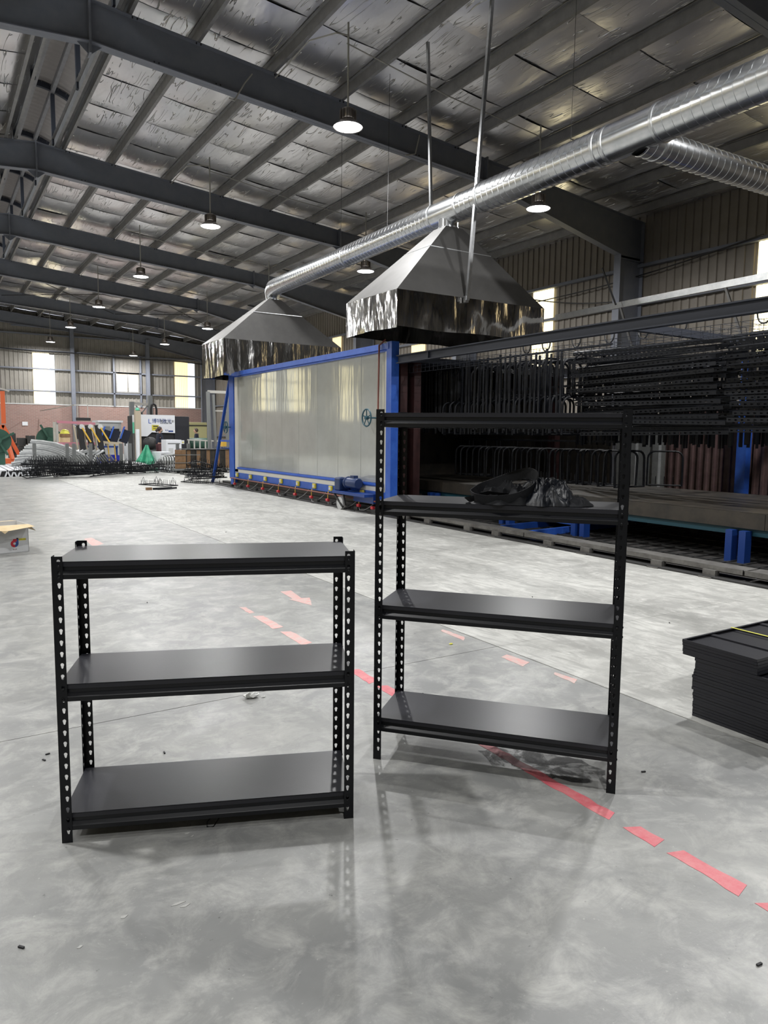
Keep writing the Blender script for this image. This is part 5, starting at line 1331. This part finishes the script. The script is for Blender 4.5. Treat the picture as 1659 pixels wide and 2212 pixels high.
# ------------------------------------------------------------------ people
def person(name, lab, loc, rz, h, pose, hair=True, mask=True):
    t = thing(name, lab, 'person', loc, rz); s = h/1.62
    # local frame: the person faces +x
    J = {'pel':(0,0,.90),'wa':(.0,0,1.05),'ch':(.015,0,1.25),'nb':(.02,0,1.385),'hd0':(.035,0,1.44),
         'sl':(.01,.155,1.335),'sr':(.01,-.155,1.335),'el':(.05,.20,1.08),'er':(.06,-.20,1.08),'wl':(.24,.18,.95),'wr':(.26,-.17,.97),
         'hl':(0,.085,.86),'hr':(0,-.085,.86),'kl':(.03,.09,.47),'kr':(.0,-.09,.47),'al':(0,.09,.08),'ar':(-.02,-.09,.08),'tl':(.13,.10,.035),'tr':(.11,-.10,.035)}
    rad = {'pel':.135,'wa':.118,'ch':.135,'nb':.05,'hd0':.045,'sl':.065,'sr':.065,'el':.042,'er':.042,'wl':.028,'wr':.028,'hl':.09,'hr':.09,'kl':.058,'kr':.058,'al':.042,'ar':.042,'tl':.03,'tr':.03}
    ed = [('pel','wa'),('wa','ch'),('ch','nb'),('nb','hd0'),('ch','sl'),('ch','sr'),('sl','el'),('sr','er'),('el','wl'),('er','wr'),('pel','hl'),('pel','hr'),('hl','kl'),('hr','kr'),('kl','al'),('kr','ar'),('al','tl'),('ar','tr')]
    def skinmesh(nm, keys, m, grow=0, parent=t, extra=()):
        ks = [k for k in keys]; me = bpy.data.meshes.new(nm)
        me.from_pydata([tuple(x*s for x in J[k]) for k in ks], [(ks.index(a), ks.index(b)) for a, b in ed+list(extra) if a in ks and b in ks], [])
        o = bpy.data.objects.new(nm, me); COL.objects.link(o); o.parent = parent; me.materials.append(m)
        md = o.modifiers.new('skin', 'SKIN')
        for i, k in enumerate(ks):
            d = me.skin_vertices[0].data[i]; r = (rad[k]+grow)*s; d.radius = (r, r); d.use_root = (i == 0)
        sb = o.modifiers.new('sub', 'SUBSURF'); sb.levels = 2; sb.render_levels = 2
        me.polygons.foreach_set('use_smooth', [True]*len(me.polygons)); md.use_smooth_shade = True
        return o
    # fingers
    for sd, wk in (('l','wl'),('r','wr')):
        y0 = J[wk][1]; base = J[wk]; sgn = 1 if sd == 'l' else -1
        J['p'+sd] = (base[0]+.05, y0-.003*sgn, base[2]-.015); rad['p'+sd] = .026; ed.append((wk, 'p'+sd))
        for f, (dy, ln) in enumerate(((-.026,.05),(-.009,.062),(.009,.058),(.026,.045))):
            a, b = 'f%s%d' % (sd, f), 'g%s%d' % (sd, f)
            J[a] = (base[0]+.085, y0+dy, base[2]-.02); J[b] = (base[0]+.085+ln*.7, y0+dy*1.1, base[2]-.045); rad[a] = .009; rad[b] = .008
            ed.append(('p'+sd, a)); ed.append((a, b))
        J['t'+sd+'0'] = (base[0]+.04, y0-.04*sgn, base[2]-.01); J['t'+sd+'1'] = (base[0]+.075, y0-.055*sgn, base[2]-.02); rad['t'+sd+'0'] = .011; rad['t'+sd+'1'] = .009
        ed.append(('p'+sd, 't'+sd+'0')); ed.append(('t'+sd+'0', 't'+sd+'1'))
    allk = ['pel'] + [k for k in J if k != 'pel']
    skinmesh('body', allk, M['skin'])
    skinmesh('shirt', ['ch','wa','pel','nb','sl','sr','el','er','wl','wr'], M['navy'], .014)
    skinmesh('trousers', ['pel','wa','hl','hr','kl','kr','al','ar'], M['plaid'], .016)
    def ell(nm, c, r, m, par, cut=None, n=20, k=14):
        vs = []; fs = []
        for j in range(k+1):
            for i in range(n):
                a = 2*PI*i/n; b = PI*j/k
                x, y_, z = math.sin(b)*math.cos(a), math.sin(b)*math.sin(a), math.cos(b)
                if cut: x, y_, z = cut(x, y_, z)
                vs.append(((c[0]+r[0]*x)*s, (c[1]+r[1]*y_)*s, (c[2]+r[2]*z)*s))
        fs = [(j*n+i,(j+1)*n+i,(j+1)*n+(i+1)%n,j*n+(i+1)%n) for j in range(k) for i in range(n)]
        return MB().add(vs, fs).obj(nm, m, par, smooth=True)
    hd = ell('head', (.05,0,1.525), (.098,.078,.118), M['skin'], t, lambda x,y,z: (x*(1-.12*max(0,-z)) + (.14*max(0, 1-abs(z+.12)*6) if x > .93 else 0), y*(1-.2*max(0,-z)), z))
    ell('nose', (.150,0,1.515), (.018,.012,.022), M['skin'], hd)
    for yy in (-.03,.03): ell('eye', (.136,yy,1.54), (.008,.012,.008), M['ink'], hd, n=8, k=6)
    for yy in (-.078,.078): ell('ear', (.045,yy,1.525), (.018,.010,.028), M['skin'], hd, n=8, k=6)
    if not mask: ell('mouth', (.137,0,1.475), (.008,.022,.005), M['red'], hd, n=8, k=6)
    if mask: ell('face_mask', (.105,0,1.478), (.058,.066,.052), M['mask'], t)
    ell('hair', (.028,0,1.558), (.106,.092,.105), M['hair'], t, lambda x,y,z: (x if not (x > .55 and z < .35) else .55, y, max(z,-.75)))
    if hair: ell('hair_bun', (-.085,0,1.50), (.055,.055,.065), M['hair'], t)
    for yy in (-.1,.09): MB().cbox(((.05)*s, yy*s, .03*s), (.25*s,.085*s,.06*s)).obj('shoe', M['ink'], t, bevel=.015)
    return t
q = at(344,921,Y=28.7)
person('person', 'person in navy top and grey face mask standing before the white machine', (q.x-.05,28.6,0), .15, q.z/1.663*1.62, 0)
q = at(425,925,Y=35)
person('person', 'person in dark clothes working behind the white railing', (q.x,35,0), 2.6, q.z/1.663*1.62, 0, False, False)
# cap and label print of a box standing at the machine base are left plain
